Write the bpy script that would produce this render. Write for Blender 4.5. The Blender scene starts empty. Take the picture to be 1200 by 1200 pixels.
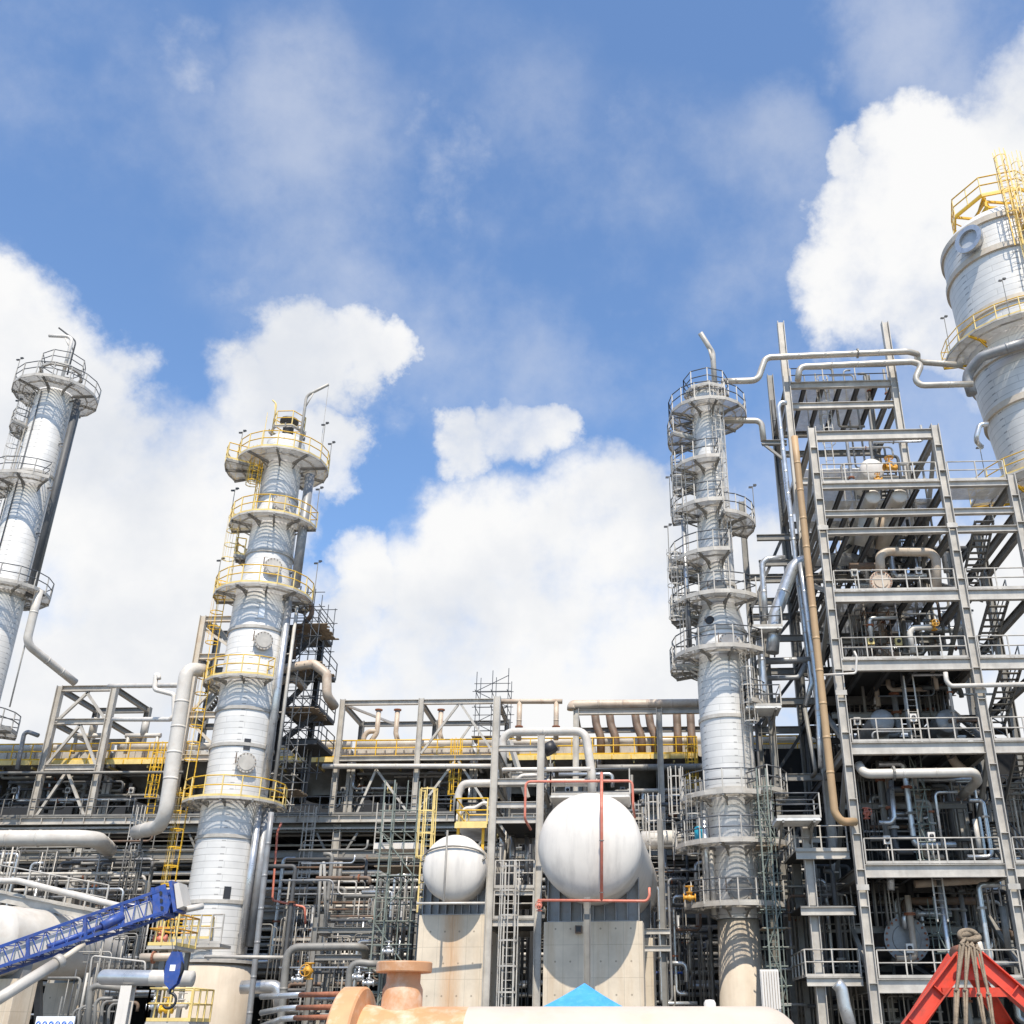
import bpy, math, random
from mathutils import Vector, Matrix
random.seed(7)
R = math.radians
S = bpy.context.scene
COL = S.collection

# ---------------------------------------------------------------- camera, sky, sun
F, PX, PY, TH, YAW, EYE = 1236.0, 685.0, 600.0, R(26.3), R(2.5), 1.7
cd = bpy.data.cameras.new('camera'); cam = bpy.data.objects.new('camera', cd); COL.objects.link(cam)
cam.location = (0, 0, EYE); cam.rotation_euler = (math.pi/2 + TH, 0, YAW)
cd.sensor_width = 36; cd.lens = F/1200*36; cd.shift_x = -(PX-600)/1200; cd.clip_start = .1; cd.clip_end = 6000
S.camera = cam
S.view_settings.view_transform = 'Standard'; S.view_settings.look = 'None'
S.view_settings.exposure = 0.35; S.view_settings.gamma = 1
ct, st, cy_, sy_ = math.cos(TH), math.sin(TH), math.cos(YAW), math.sin(YAW)

def ray(px, py):
    xc, yc = (px-PX)/F, (PY-py)/F
    fw, up = ct - yc*st, st + yc*ct
    return Vector((xc*cy_ - fw*sy_, xc*sy_ + fw*cy_, up))
def P(px, py, Y):
    r = ray(px, py); t = Y/r.y
    return Vector((r.x*t, Y, EYE + r.z*t))
def zpy(X, Y, py):
    d = -X*sy_ + Y*cy_; v = (PY-py)/F
    return EYE + d*(v*ct+st)/(ct-v*st)
def depth(p):
    d = -p[0]*sy_ + p[1]*cy_
    return d*ct + (p[2]-EYE)*st
def ppm(p): return F/depth(p)

SUN_EL = R(58); LIGHT = Vector((-.16, 1, -math.tan(SUN_EL)*1.01)).normalized()
sl = bpy.data.lights.new('sun', 'SUN'); sl.energy = 4.9; sl.angle = R(.53); sl.color = (1, .925, .80)
so = bpy.data.objects.new('sun', sl); COL.objects.link(so); so.rotation_euler = LIGHT.to_track_quat('-Z', 'Y').to_euler()
so.location = (10, -30, 60)

W = bpy.data.worlds.new('World'); S.world = W; W.use_nodes = True
def build_world():
    nt = W.node_tree; N = nt.nodes; L = nt.links; N.clear()
    out = N.new('ShaderNodeOutputWorld'); bg = N.new('ShaderNodeBackground'); bg.inputs[1].default_value = .1
    L.new(bg.outputs[0], out.inputs[0])
    sky = N.new('ShaderNodeTexSky'); sky.sky_type = 'NISHITA'; sky.sun_disc = False
    sky.sun_elevation = SUN_EL; sky.sun_rotation = math.pi - math.atan2(.16, 1)
    sky.altitude = 50; sky.air_density = 1.0; sky.dust_density = .7; sky.ozone_density = 2.2
    tc = N.new('ShaderNodeTexCoord')
    def vm(op, a, b):
        n = N.new('ShaderNodeVectorMath'); n.operation = op
        for i, x in enumerate((a, b)):
            if x is None: continue
            if hasattr(x, 'links'): L.new(x, n.inputs[i])
            else: n.inputs[i].default_value = x
        return n
    def mt(op, a, b, clamp=False):
        n = N.new('ShaderNodeMath'); n.operation = op; n.use_clamp = clamp
        for i, x in enumerate((a, b)):
            if x is None: continue
            if hasattr(x, 'links'): L.new(x, n.inputs[i])
            else: n.inputs[i].default_value = x
        return n.outputs[0]
    def noise(vec, scale, detail, rough=.55, off=(0, 0, 0)):
        a = vm('ADD', vec, off)
        n = N.new('ShaderNodeTexNoise'); n.inputs['Scale'].default_value = scale; n.inputs['Detail'].default_value = detail
        n.inputs['Roughness'].default_value = rough; L.new(a.outputs[0], n.inputs['Vector']); return n
    d0 = tc.outputs['Generated']
    w1 = noise(d0, 6, 7, .62)
    c1 = vm('SUBTRACT', w1.outputs['Color'], (.5, .5, .5)); c2 = N.new('ShaderNodeVectorMath'); c2.operation = 'SCALE'
    L.new(c1.outputs[0], c2.inputs[0]); c2.inputs['Scale'].default_value = .17
    dw = vm('ADD', d0, c2.outputs[0]); dn = vm('NORMALIZE', dw.outputs[0], None).outputs[0]
    def rng(x, a, b, c=0, d=1):
        n = N.new('ShaderNodeMapRange'); n.interpolation_type = 'SMOOTHSTEP'; L.new(x, n.inputs[0])
        for i, q in enumerate((a, b, c, d)): n.inputs[1+i].default_value = q
        return n.outputs[0]
    def blob(px, py, rpx, soft, w):
        c = ray(px, py).normalized(); a = rpx/F*.93
        dt = vm('DOT_PRODUCT', dn, tuple(c)).outputs['Value']
        return rng(dt, math.cos(a*(1+soft)), math.cos(a*(max(.05, 1-soft))), 0, w)
    def union(lst):
        m = None
        for b in lst: m = b if m is None else mt('MAXIMUM', m, b)
        return m
    dense = [(15, 405, 62), (-60, 520, 130), (75, 450, 62), (100, 520, 70), (150, 590, 70), (60, 640, 150), (230, 620, 130), (200, 720, 170), (330, 560, 75), (300, 480, 75),
             (350, 430, 70), (420, 410, 50), (470, 405, 34), (275, 445, 34), (400, 530, 45), (560, 520, 45), (620, 490, 50), (650, 470, 35), (585, 640, 85), (700, 620, 95), (540, 740, 120), (680, 740, 160),
             (780, 640, 90), (850, 760, 150), (430, 670, 48), (400, 750, 70), (640, 850, 240), (250, 900, 240), (1000, 225, 60), (1050, 185, 60), (1110, 175, 65), (1190, 220, 110), (1090, 280, 105),
             (1015, 305, 70), (985, 165, 30), (1250, 330, 150), (1130, 370, 70), (900, 900, 240), (0, 900, 260), (-250, 560, 200), (-420, 800, 250), (1350, 150, 150), (1500, 500, 200), (1250, 800, 200)]
    thin = [(420, 230, 130), (560, 230, 130), (660, 330, 130), (300, 240, 110), (400, 300, 110), (480, 260, 110), (560, 300, 110), (640, 260, 110), (600, 380, 110), (700, 330, 90), (800, 420, 110), (860, 500, 110), (880, 640, 130), (800, 200, 70), (900, 190, 60), (750, 145, 22),
            (1170, 40, 80), (1100, 20, 70), (1000, 480, 170), (740, 420, 80), (950, 640, 130), (120, 110, 80), (350, 90, 70), (860, 300, 80)]
    dm = union([blob(x, y, r, .5, 1) for x, y, r in dense])
    tm = union([blob(x, y, r, .85, 1) for x, y, r in thin])
    nz = noise(d0, 9, 9, .58, (3, 1, 2)).outputs[0]
    nz2 = noise(d0, 4.5, 8, .6, (9, 4, 1)).outputs[0]
    a = mt('ADD', dm, mt('MULTIPLY', mt('SUBTRACT', nz, .5), 1.9))
    mask = rng(a, .10, 1.05)
    b = mt('MULTIPLY', tm, rng(nz2, .36, .72))
    mask2 = mt('MULTIPLY', b, .4)
    mk = mt('MAXIMUM', mask, mask2)
    # cloud brightness: sunlit heads, grey-blue bellies
    sh = noise(d0, 6, 7, .55, (1.3, 7, 5)).outputs[0]
    ramp = N.new('ShaderNodeValToRGB'); L.new(sh, ramp.inputs[0])
    ramp.color_ramp.elements[0].position = .36; ramp.color_ramp.elements[0].color = (6.0, 6.25, 6.7, 1)
    ramp.color_ramp.elements[1].position = .60; ramp.color_ramp.elements[1].color = (7.6, 7.6, 7.6, 1)
    # clear sky, a little milky towards the horizon
    tint = N.new('ShaderNodeMix'); tint.data_type = 'RGBA'; tint.blend_type = 'MULTIPLY'; tint.inputs[0].default_value = 1
    L.new(sky.outputs[0], tint.inputs[6]); tint.inputs[7].default_value = SKYT
    mx = N.new('ShaderNodeMix'); mx.data_type = 'RGBA'; L.new(mk, mx.inputs[0]); L.new(tint.outputs[2], mx.inputs[6]); L.new(ramp.outputs[0], mx.inputs[7])
    L.new(mx.outputs[2], bg.inputs[0])
SKYT = (1.50, 1.70, 1.86, 1)
build_world()

# ---------------------------------------------------------------- materials
def mat(name, base, rough=.5, metal=0., var=.25, scale=2.5, dirt=None, dirt_amt=0., streak=0., bump=.0, spec=.5):
    m = bpy.data.materials.new(name); m.use_nodes = True; nt = m.node_tree; N = nt.nodes; L = nt.links
    b = N['Principled BSDF']; tc = N.new('ShaderNodeTexCoord')
    def noise(vec, sc, det=6, ro=.6):
        n = N.new('ShaderNodeTexNoise'); n.inputs['Scale'].default_value = sc; n.inputs['Detail'].default_value = det; n.inputs['Roughness'].default_value = ro
        L.new(vec, n.inputs['Vector']); return n.outputs[0]
    o = tc.outputs['Object']
    n1 = noise(o, scale)
    r = N.new('ShaderNodeMapRange'); L.new(n1, r.inputs[0]); r.inputs[1].default_value = .3; r.inputs[2].default_value = .7
    r.inputs[3].default_value = 1-var; r.inputs[4].default_value = 1+var*.35
    hs = N.new('ShaderNodeMix'); hs.data_type = 'RGBA'; hs.blend_type = 'MULTIPLY'; hs.inputs[0].default_value = 1
    hs.inputs[6].default_value = (*base, 1); L.new(r.outputs[0], hs.inputs[7])
    colr = hs.outputs[2]
    if dirt_amt > 0:
        mp = N.new('ShaderNodeMapping'); L.new(o, mp.inputs[0]); mp.inputs['Scale'].default_value = (1, 1, .12 if streak else 1)
        n2 = noise(mp.outputs[0], scale*1.7, 8, .65)
        q = N.new('ShaderNodeMapRange'); L.new(n2, q.inputs[0]); q.inputs[1].default_value = .48; q.inputs[2].default_value = .72
        q.inputs[3].default_value = 0; q.inputs[4].default_value = dirt_amt
        mx = N.new('ShaderNodeMix'); mx.data_type = 'RGBA'; L.new(q.outputs[0], mx.inputs[0]); L.new(colr, mx.inputs[6]); mx.inputs[7].default_value = (*(dirt or (.2, .12, .06)), 1)
        colr = mx.outputs[2]
    L.new(colr, b.inputs['Base Color'])
    b.inputs['Metallic'].default_value = metal; b.inputs['Specular IOR Level'].default_value = spec
    rr = N.new('ShaderNodeMapRange'); L.new(n1, rr.inputs[0]); rr.inputs[3].default_value = max(.05, rough-.12); rr.inputs[4].default_value = min(1, rough+.12)
    L.new(rr.outputs[0], b.inputs['Roughness'])
    if bump:
        bp = N.new('ShaderNodeBump'); bp.inputs['Strength'].default_value = bump; bp.inputs['Distance'].default_value = .02
        L.new(noise(o, scale*6), bp.inputs['Height']); L.new(bp.outputs[0], b.inputs['Normal'])
    return m

def clad_mat(name, base, ring=.55, nseg=9, metal=.06, rough=.55):
    """jacketing of overlapping aluminium sheets: ring seams, staggered upright laps, sheet-to-sheet tone"""
    m = bpy.data.materials.new(name); m.use_nodes = True; nt = m.node_tree; N = nt.nodes; L = nt.links
    b = N['Principled BSDF']; tc = N.new('ShaderNodeTexCoord'); sp = N.new('ShaderNodeSeparateXYZ'); L.new(tc.outputs['Object'], sp.inputs[0])
    def mt(op, a, c=None):
        n = N.new('ShaderNodeMath'); n.operation = op
        for i, x in enumerate((a, c)):
            if x is None: continue
            if hasattr(x, 'links'): L.new(x, n.inputs[i])
            else: n.inputs[i].default_value = x
        return n.outputs[0]
    zz = mt('DIVIDE', sp.outputs[2], ring); ri = mt('FLOOR', zz); rf = mt('FRACT', zz)
    an = mt('MULTIPLY', mt('ARCTAN2', sp.outputs[1], sp.outputs[0]), nseg/(2*math.pi))
    an2 = mt('ADD', mt('ADD', an, 50), mt('MULTIPLY', ri, .5)); ai = mt('FLOOR', an2); af = mt('FRACT', an2)
    cb = N.new('ShaderNodeCombineXYZ'); L.new(ri, cb.inputs[0]); L.new(ai, cb.inputs[1])
    wn = N.new('ShaderNodeTexWhiteNoise'); L.new(cb.outputs[0], wn.inputs[0])
    ns = N.new('ShaderNodeTexNoise'); ns.inputs['Scale'].default_value = 1.3; ns.inputs['Detail'].default_value = 7; L.new(tc.outputs['Object'], ns.inputs['Vector'])
    mz = N.new('ShaderNodeTexNoise'); mz.inputs['Scale'].default_value = .9; L.new(tc.outputs['Object'], mz.inputs['Vector'])
    dash = mt('MULTIPLY', mt('LESS_THAN', mt('FRACT', mt('ADD', an, .13)), .10), mt('LESS_THAN', rf, .2))
    seam = mt('MAXIMUM', mt('MULTIPLY', mt('LESS_THAN', rf, .10), mt('MULTIPLY', mz.outputs[0], .62)), mt('MAXIMUM', mt('MULTIPLY', mt('LESS_THAN', af, .012), .25), mt('MULTIPLY', dash, .5)))
    val = mt('ADD', mt('ADD', mt('MULTIPLY', wn.outputs[0], .09), mt('MULTIPLY', ns.outputs[0], .35)), .76)
    val = mt('MULTIPLY', val, mt('SUBTRACT', 1, seam))
    mx = N.new('ShaderNodeMix'); mx.data_type = 'RGBA'; mx.blend_type = 'MULTIPLY'; mx.inputs[0].default_value = 1
    mx.inputs[6].default_value = (*base, 1); L.new(val, mx.inputs[7]); L.new(mx.outputs[2], b.inputs['Base Color'])
    b.inputs['Metallic'].default_value = metal
    L.new(mt('ADD', mt('MULTIPLY', wn.outputs[0], .10), rough-.04), b.inputs['Roughness'])
    hgt = mt('ADD', mt('MULTIPLY', rf, .5), mt('ADD', mt('MULTIPLY', af, .25), mt('MULTIPLY', ns.outputs[0], .8)))
    bp = N.new('ShaderNodeBump'); bp.inputs['Strength'].default_value = .3; bp.inputs['Distance'].default_value = .02; L.new(hgt, bp.inputs['Height']); L.new(bp.outputs[0], b.inputs['Normal'])
    return m

M = dict(
    clad=clad_mat('clad_aluminium', (.64, .62, .59), .34, 5),
    cladbig=clad_mat('clad_aluminium_wide', (.65, .63, .60), .45, 7),
    gal=mat('galvanised_steel', (.235, .222, .20), .55, .15, .3, 1.5, (.16, .13, .11), .35, 1),  # toned low so inner and rear steelwork reads as shaded
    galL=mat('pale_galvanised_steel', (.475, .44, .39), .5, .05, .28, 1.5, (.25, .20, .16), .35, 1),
    galD=mat('dark_and_shaded_steel', (.085, .086, .088), .6, .1, .3, 1.2, (.10, .07, .05), .4, 1),  # also paints shade into inner joists, rear beams and rack pipes
    rail=mat('backlit_rail_steel', (.085, .09, .10), .5, .2, .2, 2),  # dark tone stands for rails seen backlit from below
    soffit=mat('platform_plate', (.70, .69, .66), .6, 0, .25, 1.4, (.28, .20, .14), .4),
    grate=mat('dark_grating', (.045, .045, .045), .75, 0, .3, 3),
    yellow=mat('yellow_paint', (.72, .42, .015), .45, 0, .2, 2.2, (.45, .22, .05), .3, 1),
    yelP=mat('faded_yellow_paint', (.72, .54, .20), .5, 0, .2, 2.2, (.35, .2, .08), .3, 1),
    white=mat('white_tank_paint', (.65, .60, .54), .42, 0, .08, 1.3, (.38, .35, .32), .55, 1),
    cream=mat('cream_paint', (.55, .48, .39), .5, 0, .12, 1.3, (.42, .25, .14), .35),
    pipeW=mat('pale_painted_pipe', (.55, .51, .455), .4, 0, .17, 1.5, (.40, .30, .22), .3),
    pipeS=mat('silver_jacketed_pipe', (.55, .55, .55), .3, .65, .2, 2.5, (.25, .2, .15), .2),
    pipeG=mat('grey_pipe', (.27, .272, .275), .45, .2, .25, 2, (.2, .12, .08), .3),
    pipeB=mat('beige_pipe', (.50, .41, .32), .5, 0, .22, 1.2, (.28, .14, .07), .5),
    pipeC=mat('weathered_silver_pipe', (.50, .455, .39), .36, .35, .2, 1.5, (.3, .2, .13), .3),
    duct=mat('tan_pipe', (.40, .265, .14), .55, 0, .2, .8, (.36, .18, .09), .4, 1),
    brown=mat('brown_rusted_pipe', (.15, .105, .075), .65, 0, .35, 2.5, (.30, .12, .05), .5),
    rust=mat('rusty_steel', (.33, .12, .06), .75, 0, .4, 3, (.16, .06, .04), .6, 0, .3),
    orange=mat('orange_primer', (.56, .285, .135), .6, 0, .2, 2.2, (.64, .50, .38), .9, 0, .15),
    shellF=mat('cream_primer', (.50, .42, .35), .55, 0, .12, 1.4, (.52, .36, .22), .4, 0, .1),
    pinkP=mat('faded_red_paint', (.58, .17, .11), .5, 0, .2, 3, (.62, .34, .26), .5),
    redP=mat('red_paint', (.66, .055, .022), .48, 0, .25, 3, (.22, .06, .04), .6, 0, .1),
    blueP=mat('blue_paint', (.03, .075, .30), .45, 0, .3, 4, (.16, .13, .12), .55),
    tarp=mat('blue_tarpaulin', (.05, .28, .62), .5, 0, .15, 4, (.16, .42, .72), .4, 0, .5),
    conc=mat('weathered_concrete', (.62, .525, .405), .9, 0, .2, .9, (.40, .27, .15), .55, 1, .25),
    skirt=mat('fireproofed_skirt', (.56, .48, .385), .9, 0, .16, .7, (.36, .27, .19), .45, 1, .2),
    dark=mat('deep_shade_black', (.018, .018, .019), .8, 0, .3, .7),  # near-black colour standing in for unlit depth
    ground=mat('gravel_yard', (.16, .15, .135), .95, 0, .3, .5, (.18, .16, .14), .5, 0, .5),
    black=mat('black_fittings', (.025, .025, .028), .5, 0, .2, 3),
    glass=mat('lamp_glass', (.45, .47, .50), .2, 0, .1, 3),
    rope=mat('hemp_sling', (.26, .20, .14), .9, 0, .35, 9, (.12, .09, .06), .4, 0, .6),
    green=mat('green_scaffold_tube', (.17, .20, .175), .6, .1, .3, 2.5, (.30, .26, .2), .5),
    wood=mat('scaffold_boards', (.26, .20, .14), .85, 0, .35, 3),
    orangeV=mat('orange_valve_paint', (.60, .29, .03), .45, 0, .15, 3),
    signW=mat('sign_white', (.82, .82, .82), .4, 0, .04, 2),
    signB=mat('sign_blue', (.02, .11, .48), .4, 0, .06, 2),
    concS=None,
    cyan=mat('cyan_plastic', (.02, .30, .42), .4, 0, .1, 3),
)

def streak_conc():
    m = mat('rust_streaked_concrete', (.62, .525, .405), .9, 0, .2, .9, (.40, .27, .15), .45, 1, .25); nt = m.node_tree; N = nt.nodes; L = nt.links
    b = N['Principled BSDF']; src = b.inputs['Base Color'].links[0].from_socket
    tc = N.new('ShaderNodeTexCoord'); sp = N.new('ShaderNodeSeparateXYZ'); L.new(tc.outputs['Object'], sp.inputs[0])
    mp = N.new('ShaderNodeMapping'); mp.inputs['Scale'].default_value = (7, 1, .25); L.new(tc.outputs['Object'], mp.inputs[0]); n = N.new('ShaderNodeTexNoise'); n.inputs['Detail'].default_value = 6; L.new(mp.outputs[0], n.inputs['Vector'])
    a = N.new('ShaderNodeMath'); a.operation = 'ABSOLUTE'; L.new(sp.outputs[0], a.inputs[0])
    r = N.new('ShaderNodeMapRange'); L.new(a.outputs[0], r.inputs[0]); r.inputs[1].default_value = 0; r.inputs[2].default_value = .55; r.inputs[3].default_value = 1.3; r.inputs[4].default_value = 0
    k = N.new('ShaderNodeMath'); k.operation = 'MULTIPLY'; k.use_clamp = True; L.new(r.outputs[0], k.inputs[0]); L.new(n.outputs[0], k.inputs[1])
    mx = N.new('ShaderNodeMix'); mx.data_type = 'RGBA'; L.new(k.outputs[0], mx.inputs[0]); L.new(src, mx.inputs[6]); mx.inputs[7].default_value = (.50, .27, .12, 1); L.new(mx.outputs[2], b.inputs['Base Color'])
    return m
M['concS'] = streak_conc()
def form_lines(m):
    """board joints and tie holes left by the formwork"""
    nt = m.node_tree; N = nt.nodes; L = nt.links; b = N['Principled BSDF']; src = b.inputs['Base Color'].links[0].from_socket
    tc = N.new('ShaderNodeTexCoord'); sp = N.new('ShaderNodeSeparateXYZ'); L.new(tc.outputs['Object'], sp.inputs[0])
    def mt(op, a, c=0):
        n = N.new('ShaderNodeMath'); n.operation = op
        for i, x in enumerate((a, c)):
            if hasattr(x, 'links'): L.new(x, n.inputs[i])
            else: n.inputs[i].default_value = x
        return n.outputs[0]
    fx = mt('FRACT', mt('DIVIDE', sp.outputs[0], .61)); fz = mt('FRACT', mt('DIVIDE', sp.outputs[2], 1.22))
    ln = mt('MAXIMUM', mt('LESS_THAN', fx, .03), mt('LESS_THAN', fz, .018))
    hx = mt('SUBTRACT', fx, .5); hz = mt('MULTIPLY', mt('SUBTRACT', fz, .5), 2)
    hole = mt('LESS_THAN', mt('ADD', mt('MULTIPLY', hx, hx), mt('MULTIPLY', hz, hz)), .004)
    k = mt('SUBTRACT', 1, mt('MAXIMUM', mt('MULTIPLY', ln, .22), mt('MULTIPLY', hole, .45)))
    mx = N.new('ShaderNodeMix'); mx.data_type = 'RGBA'; mx.blend_type = 'MULTIPLY'; mx.inputs[0].default_value = 1; L.new(src, mx.inputs[6]); L.new(k, mx.inputs[7]); L.new(mx.outputs[2], b.inputs['Base Color'])
form_lines(M['conc']); form_lines(M['concS'])
def open_grating(name, base, pitch=.06, fill=.40):
    """bar grating: painted bars with open slots between"""
    m = mat(name, base, .6, 0, .25, 1.4, (.28, .20, .14), .4); nt = m.node_tree; N = nt.nodes; L = nt.links
    tc = N.new('ShaderNodeTexCoord'); sp = N.new('ShaderNodeSeparateXYZ'); L.new(tc.outputs['Object'], sp.inputs[0])
    def mt(op, a, c):
        n = N.new('ShaderNodeMath'); n.operation = op
        for i, x in enumerate((a, c)):
            if hasattr(x, 'links'): L.new(x, n.inputs[i])
            else: n.inputs[i].default_value = x
        return n.outputs[0]
    def bars(o, p, f): return mt('LESS_THAN', mt('FRACT', mt('ADD', mt('DIVIDE', o, p), 500), 0), f)
    L.new(mt('MAXIMUM', bars(sp.outputs[0], pitch, fill), bars(sp.outputs[1], pitch*2.5, .2)), N['Principled BSDF'].inputs['Alpha'])
    return m
M['slots'] = open_grating('open_bar_grating', (.74, .73, .70))

# ---------------------------------------------------------------- mesh builder
class MB:
    def __init__(s): s.v = []; s.f = []; s.mi = []; s.sm = []; s.cur = 0
    def m(s, i): s.cur = i; return s
    def face(s, idx, smooth=False): s.f.append(tuple(idx)); s.mi.append(s.cur); s.sm.append(smooth)
    def pts(s, L):
        k = len(s.v); s.v += [Vector(p) for p in L]; return k
    def hexa(s, c):
        k = s.pts(c)
        for q in ((0, 3, 2, 1), (4, 5, 6, 7), (0, 1, 5, 4), (1, 2, 6, 5), (2, 3, 7, 6), (3, 0, 4, 7)): s.face([k+i for i in q])
    def box(s, a, b):
        x0, y0, z0 = a; x1, y1, z1 = b
        s.hexa([(x0, y0, z0), (x1, y0, z0), (x1, y1, z0), (x0, y1, z0), (x0, y0, z1), (x1, y0, z1), (x1, y1, z1), (x0, y1, z1)]); return s
    @staticmethod
    def frame(d, up=None):
        d = d.normalized()
        u = Vector(up) if up is not None else (Vector((0, 0, 1)) if abs(d.z) < .9 else Vector((0, 1, 0)))
        sd = d.cross(u)
        if sd.length < 1e-4: u = Vector((1, 0, 0)); sd = d.cross(u)
        sd.normalize(); u = sd.cross(d).normalized(); return d, sd, u
    def bar(s, p, q, w, h=None, up=None, off=(0, 0)):
        p, q = Vector(p), Vector(q); h = h or w
        if (q-p).length < 1e-4: return s
        d, a, u = s.frame(q-p, up); o = a*off[0] + u*off[1]
        s.hexa([e + o + a*(i*w/2) + u*(j*h/2) for e in (p, q) for i, j in ((-1, -1), (1, -1), (1, 1), (-1, 1))]); return s
    def ibeam(s, p, q, w, h, t=None, up=None):
        t = t or max(.018, w*.09)
        s.bar(p, q, w, t, up, (0, h/2-t/2)); s.bar(p, q, w, t, up, (0, -h/2+t/2)); s.bar(p, q, t, h-2*t, up); return s
    def tube(s, P_, r, n=8, cap=True):
        P_ = [Vector(p) for p in P_]; m = len(P_)
        if m < 2: return s
        T = []
        for i in range(m):
            a = P_[max(0, i-1)]; b = P_[min(m-1, i+1)]
            t = (b-a)
            T.append(t.normalized() if t.length > 1e-9 else Vector((0, 0, 1)))
        _, a, u = s.frame(T[0]); rings = []
        for i in range(m):
            if i:
                ax = T[i-1].cross(T[i])
                if ax.length > 1e-6:
                    rot = Matrix.Rotation(T[i-1].angle(T[i]), 3, ax.normalized()); a = rot @ a; u = rot @ u
            rr = r[i] if isinstance(r, (list, tuple)) else r
            rings.append(s.pts([P_[i] + a*(rr*math.cos(2*math.pi*k/n)) + u*(rr*math.sin(2*math.pi*k/n)) for k in range(n)]))
        for i in range(m-1):
            A, B = rings[i], rings[i+1]
            for k in range(n): s.face((A+k, A+(k+1) % n, B+(k+1) % n, B+k), n > 5)
        if cap: s.face([rings[0]+k for k in range(n)][::-1]); s.face([rings[-1]+k for k in range(n)])
        return s
    def lathe(s, base, prof, n=48, axis=(0, 0, 1), a0=0, smooth=True):
        d, a, u = s.frame(Vector(axis)); base = Vector(base); rings = []
        for (r, h) in prof:
            if r < 1e-5: rings.append((s.pts([base + d*h]), 1))
            else: rings.append((s.pts([base + d*h + a*(r*math.cos(2*math.pi*k/n+a0)) + u*(r*math.sin(2*math.pi*k/n+a0)) for k in range(n)]), n))
        for (A, x), (B, y) in zip(rings, rings[1:]):
            for k in range(n):
                if x == 1 and y == 1: break
                if x == 1: s.face((A, B+(k+1) % n, B+k), smooth)
                elif y == 1: s.face((A+k, A+(k+1) % n, B), smooth)
                else: s.face((A+k, A+(k+1) % n, B+(k+1) % n, B+k), smooth)
        return s
    def prism(s, poly, z0, z1):
        n = len(poly); k = s.pts([(x, y, z0) for x, y in poly] + [(x, y, z1) for x, y in poly])
        s.face([k+i for i in range(n)][::-1]); s.face([k+n+i for i in range(n)])
        for i in range(n): s.face((k+i, k+(i+1) % n, k+n+(i+1) % n, k+n+i))
        return s
    def build(s, name, mats, parent=None, origin=None):
        mats = mats if isinstance(mats, (list, tuple)) else [mats]
        if parent is not None: o = BASE[parent.name]
        elif origin is not None: o = Vector(origin)
        else:
            xs = [p.x for p in s.v]; ys = [p.y for p in s.v]; zs = [p.z for p in s.v]
            o = Vector(((min(xs)+max(xs))/2, (min(ys)+max(ys))/2, min(zs)))
        me = bpy.data.meshes.new(name); me.from_pydata([p-o for p in s.v], [], s.f)
        for x in mats: me.materials.append(M[x])
        me.polygons.foreach_set('material_index', s.mi); me.polygons.foreach_set('use_smooth', s.sm); me.update()
        ob = bpy.data.objects.new(name, me); COL.objects.link(ob)
        if parent is not None: ob.parent = parent
        else: ob.location = o
        BASE[ob.name] = o
        return ob
BASE = {}
def tag(o, label, cat, group=None, kind='thing'):
    o['label'] = label; o['category'] = cat
    if group: o['group'] = group
    if kind: o['kind'] = kind
    return o
def thing(name, label, cat, loc, group=None):
    o = bpy.data.objects.new(name, None); o.empty_display_size = .2; COL.objects.link(o); o.location = loc; BASE[o.name] = Vector(loc)
    return tag(o, label, cat, group)
def structure(o): o['kind'] = 'structure'; return o
SHADE = dict(pipeC='weathered silver', gal='grey', galL='light grey', pipeS='silver', pipeW='pale', pipeG='dull grey', galD='dark', brown='brown', pipeB='beige', rust='rusty')
def shade(label, m): return label.replace('pipe', SHADE.get(m, 'grey')+' pipe', 1) if 'drop pipe' not in label and 'branch pipe' not in label else label.replace('drop pipe', SHADE.get(m, 'grey')+' drop pipe', 1).replace('branch pipe', SHADE.get(m, 'grey')+' branch pipe', 1)
def bend(pts, r, n=5):
    pts = [Vector(p) for p in pts]; out = [pts[0]]
    for i in range(1, len(pts)-1):
        a, b, c = pts[i-1], pts[i], pts[i+1]; u = (a-b); w = (c-b)
        lu, lw = u.length, w.length; u.normalize(); w.normalize(); ang = u.angle(w)
        if ang > 3.05: out.append(b); continue
        t = min(r/math.tan(ang/2), lu*.49, lw*.49); rr = t*math.tan(ang/2)
        cen = b + (u+w).normalized()*(rr/math.sin(ang/2)); p0 = b+u*t-cen; p1 = b+w*t-cen; tot = p0.angle(p1); ax = p0.cross(p1)
        if ax.length < 1e-8: out.append(b); continue
        ax.normalize()
        for k in range(n+1): out.append(cen + Matrix.Rotation(tot*k/n, 3, ax) @ p0)
    out.append(pts[-1]); return out
# ---------------------------------------------------------------- component builders
ORD = ['first', 'second', 'third', 'fourth', 'fifth', 'sixth', 'seventh', 'eighth', 'ninth', 'tenth', 'eleventh', 'twelfth', 'thirteenth', 'fourteenth', 'fifteenth', 'sixteenth', 'seventeenth', 'eighteenth', 'nineteenth', 'twentieth']
def rail_mb(pts, h=1.1, step=1.9, r=.034, closed=False, toe=True, mb=None):
    """guard rail along floor-level points: slot 0 rails, slot 1 posts and toe plate"""
    mb = mb or MB(); pts = [Vector(p) for p in pts]; seq = pts + ([pts[0]] if closed else [])
    up = Vector((0, 0, 1))
    for k in (h, h*.54): mb.m(0).tube([p+up*k for p in seq], r, 6)
    for a, b in zip(seq, seq[1:]):
        if toe: mb.m(1).bar(a+up*.06, b+up*.06, .012, .12)
        n = max(1, round((b-a).length/step))
        for i in range(n): q = a.lerp(b, i/n); mb.m(1).bar(q, q+up*h, .06, .06)
    q = seq[-1]; mb.m(1).bar(q, q+up*h, .06, .06)
    return mb
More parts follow.
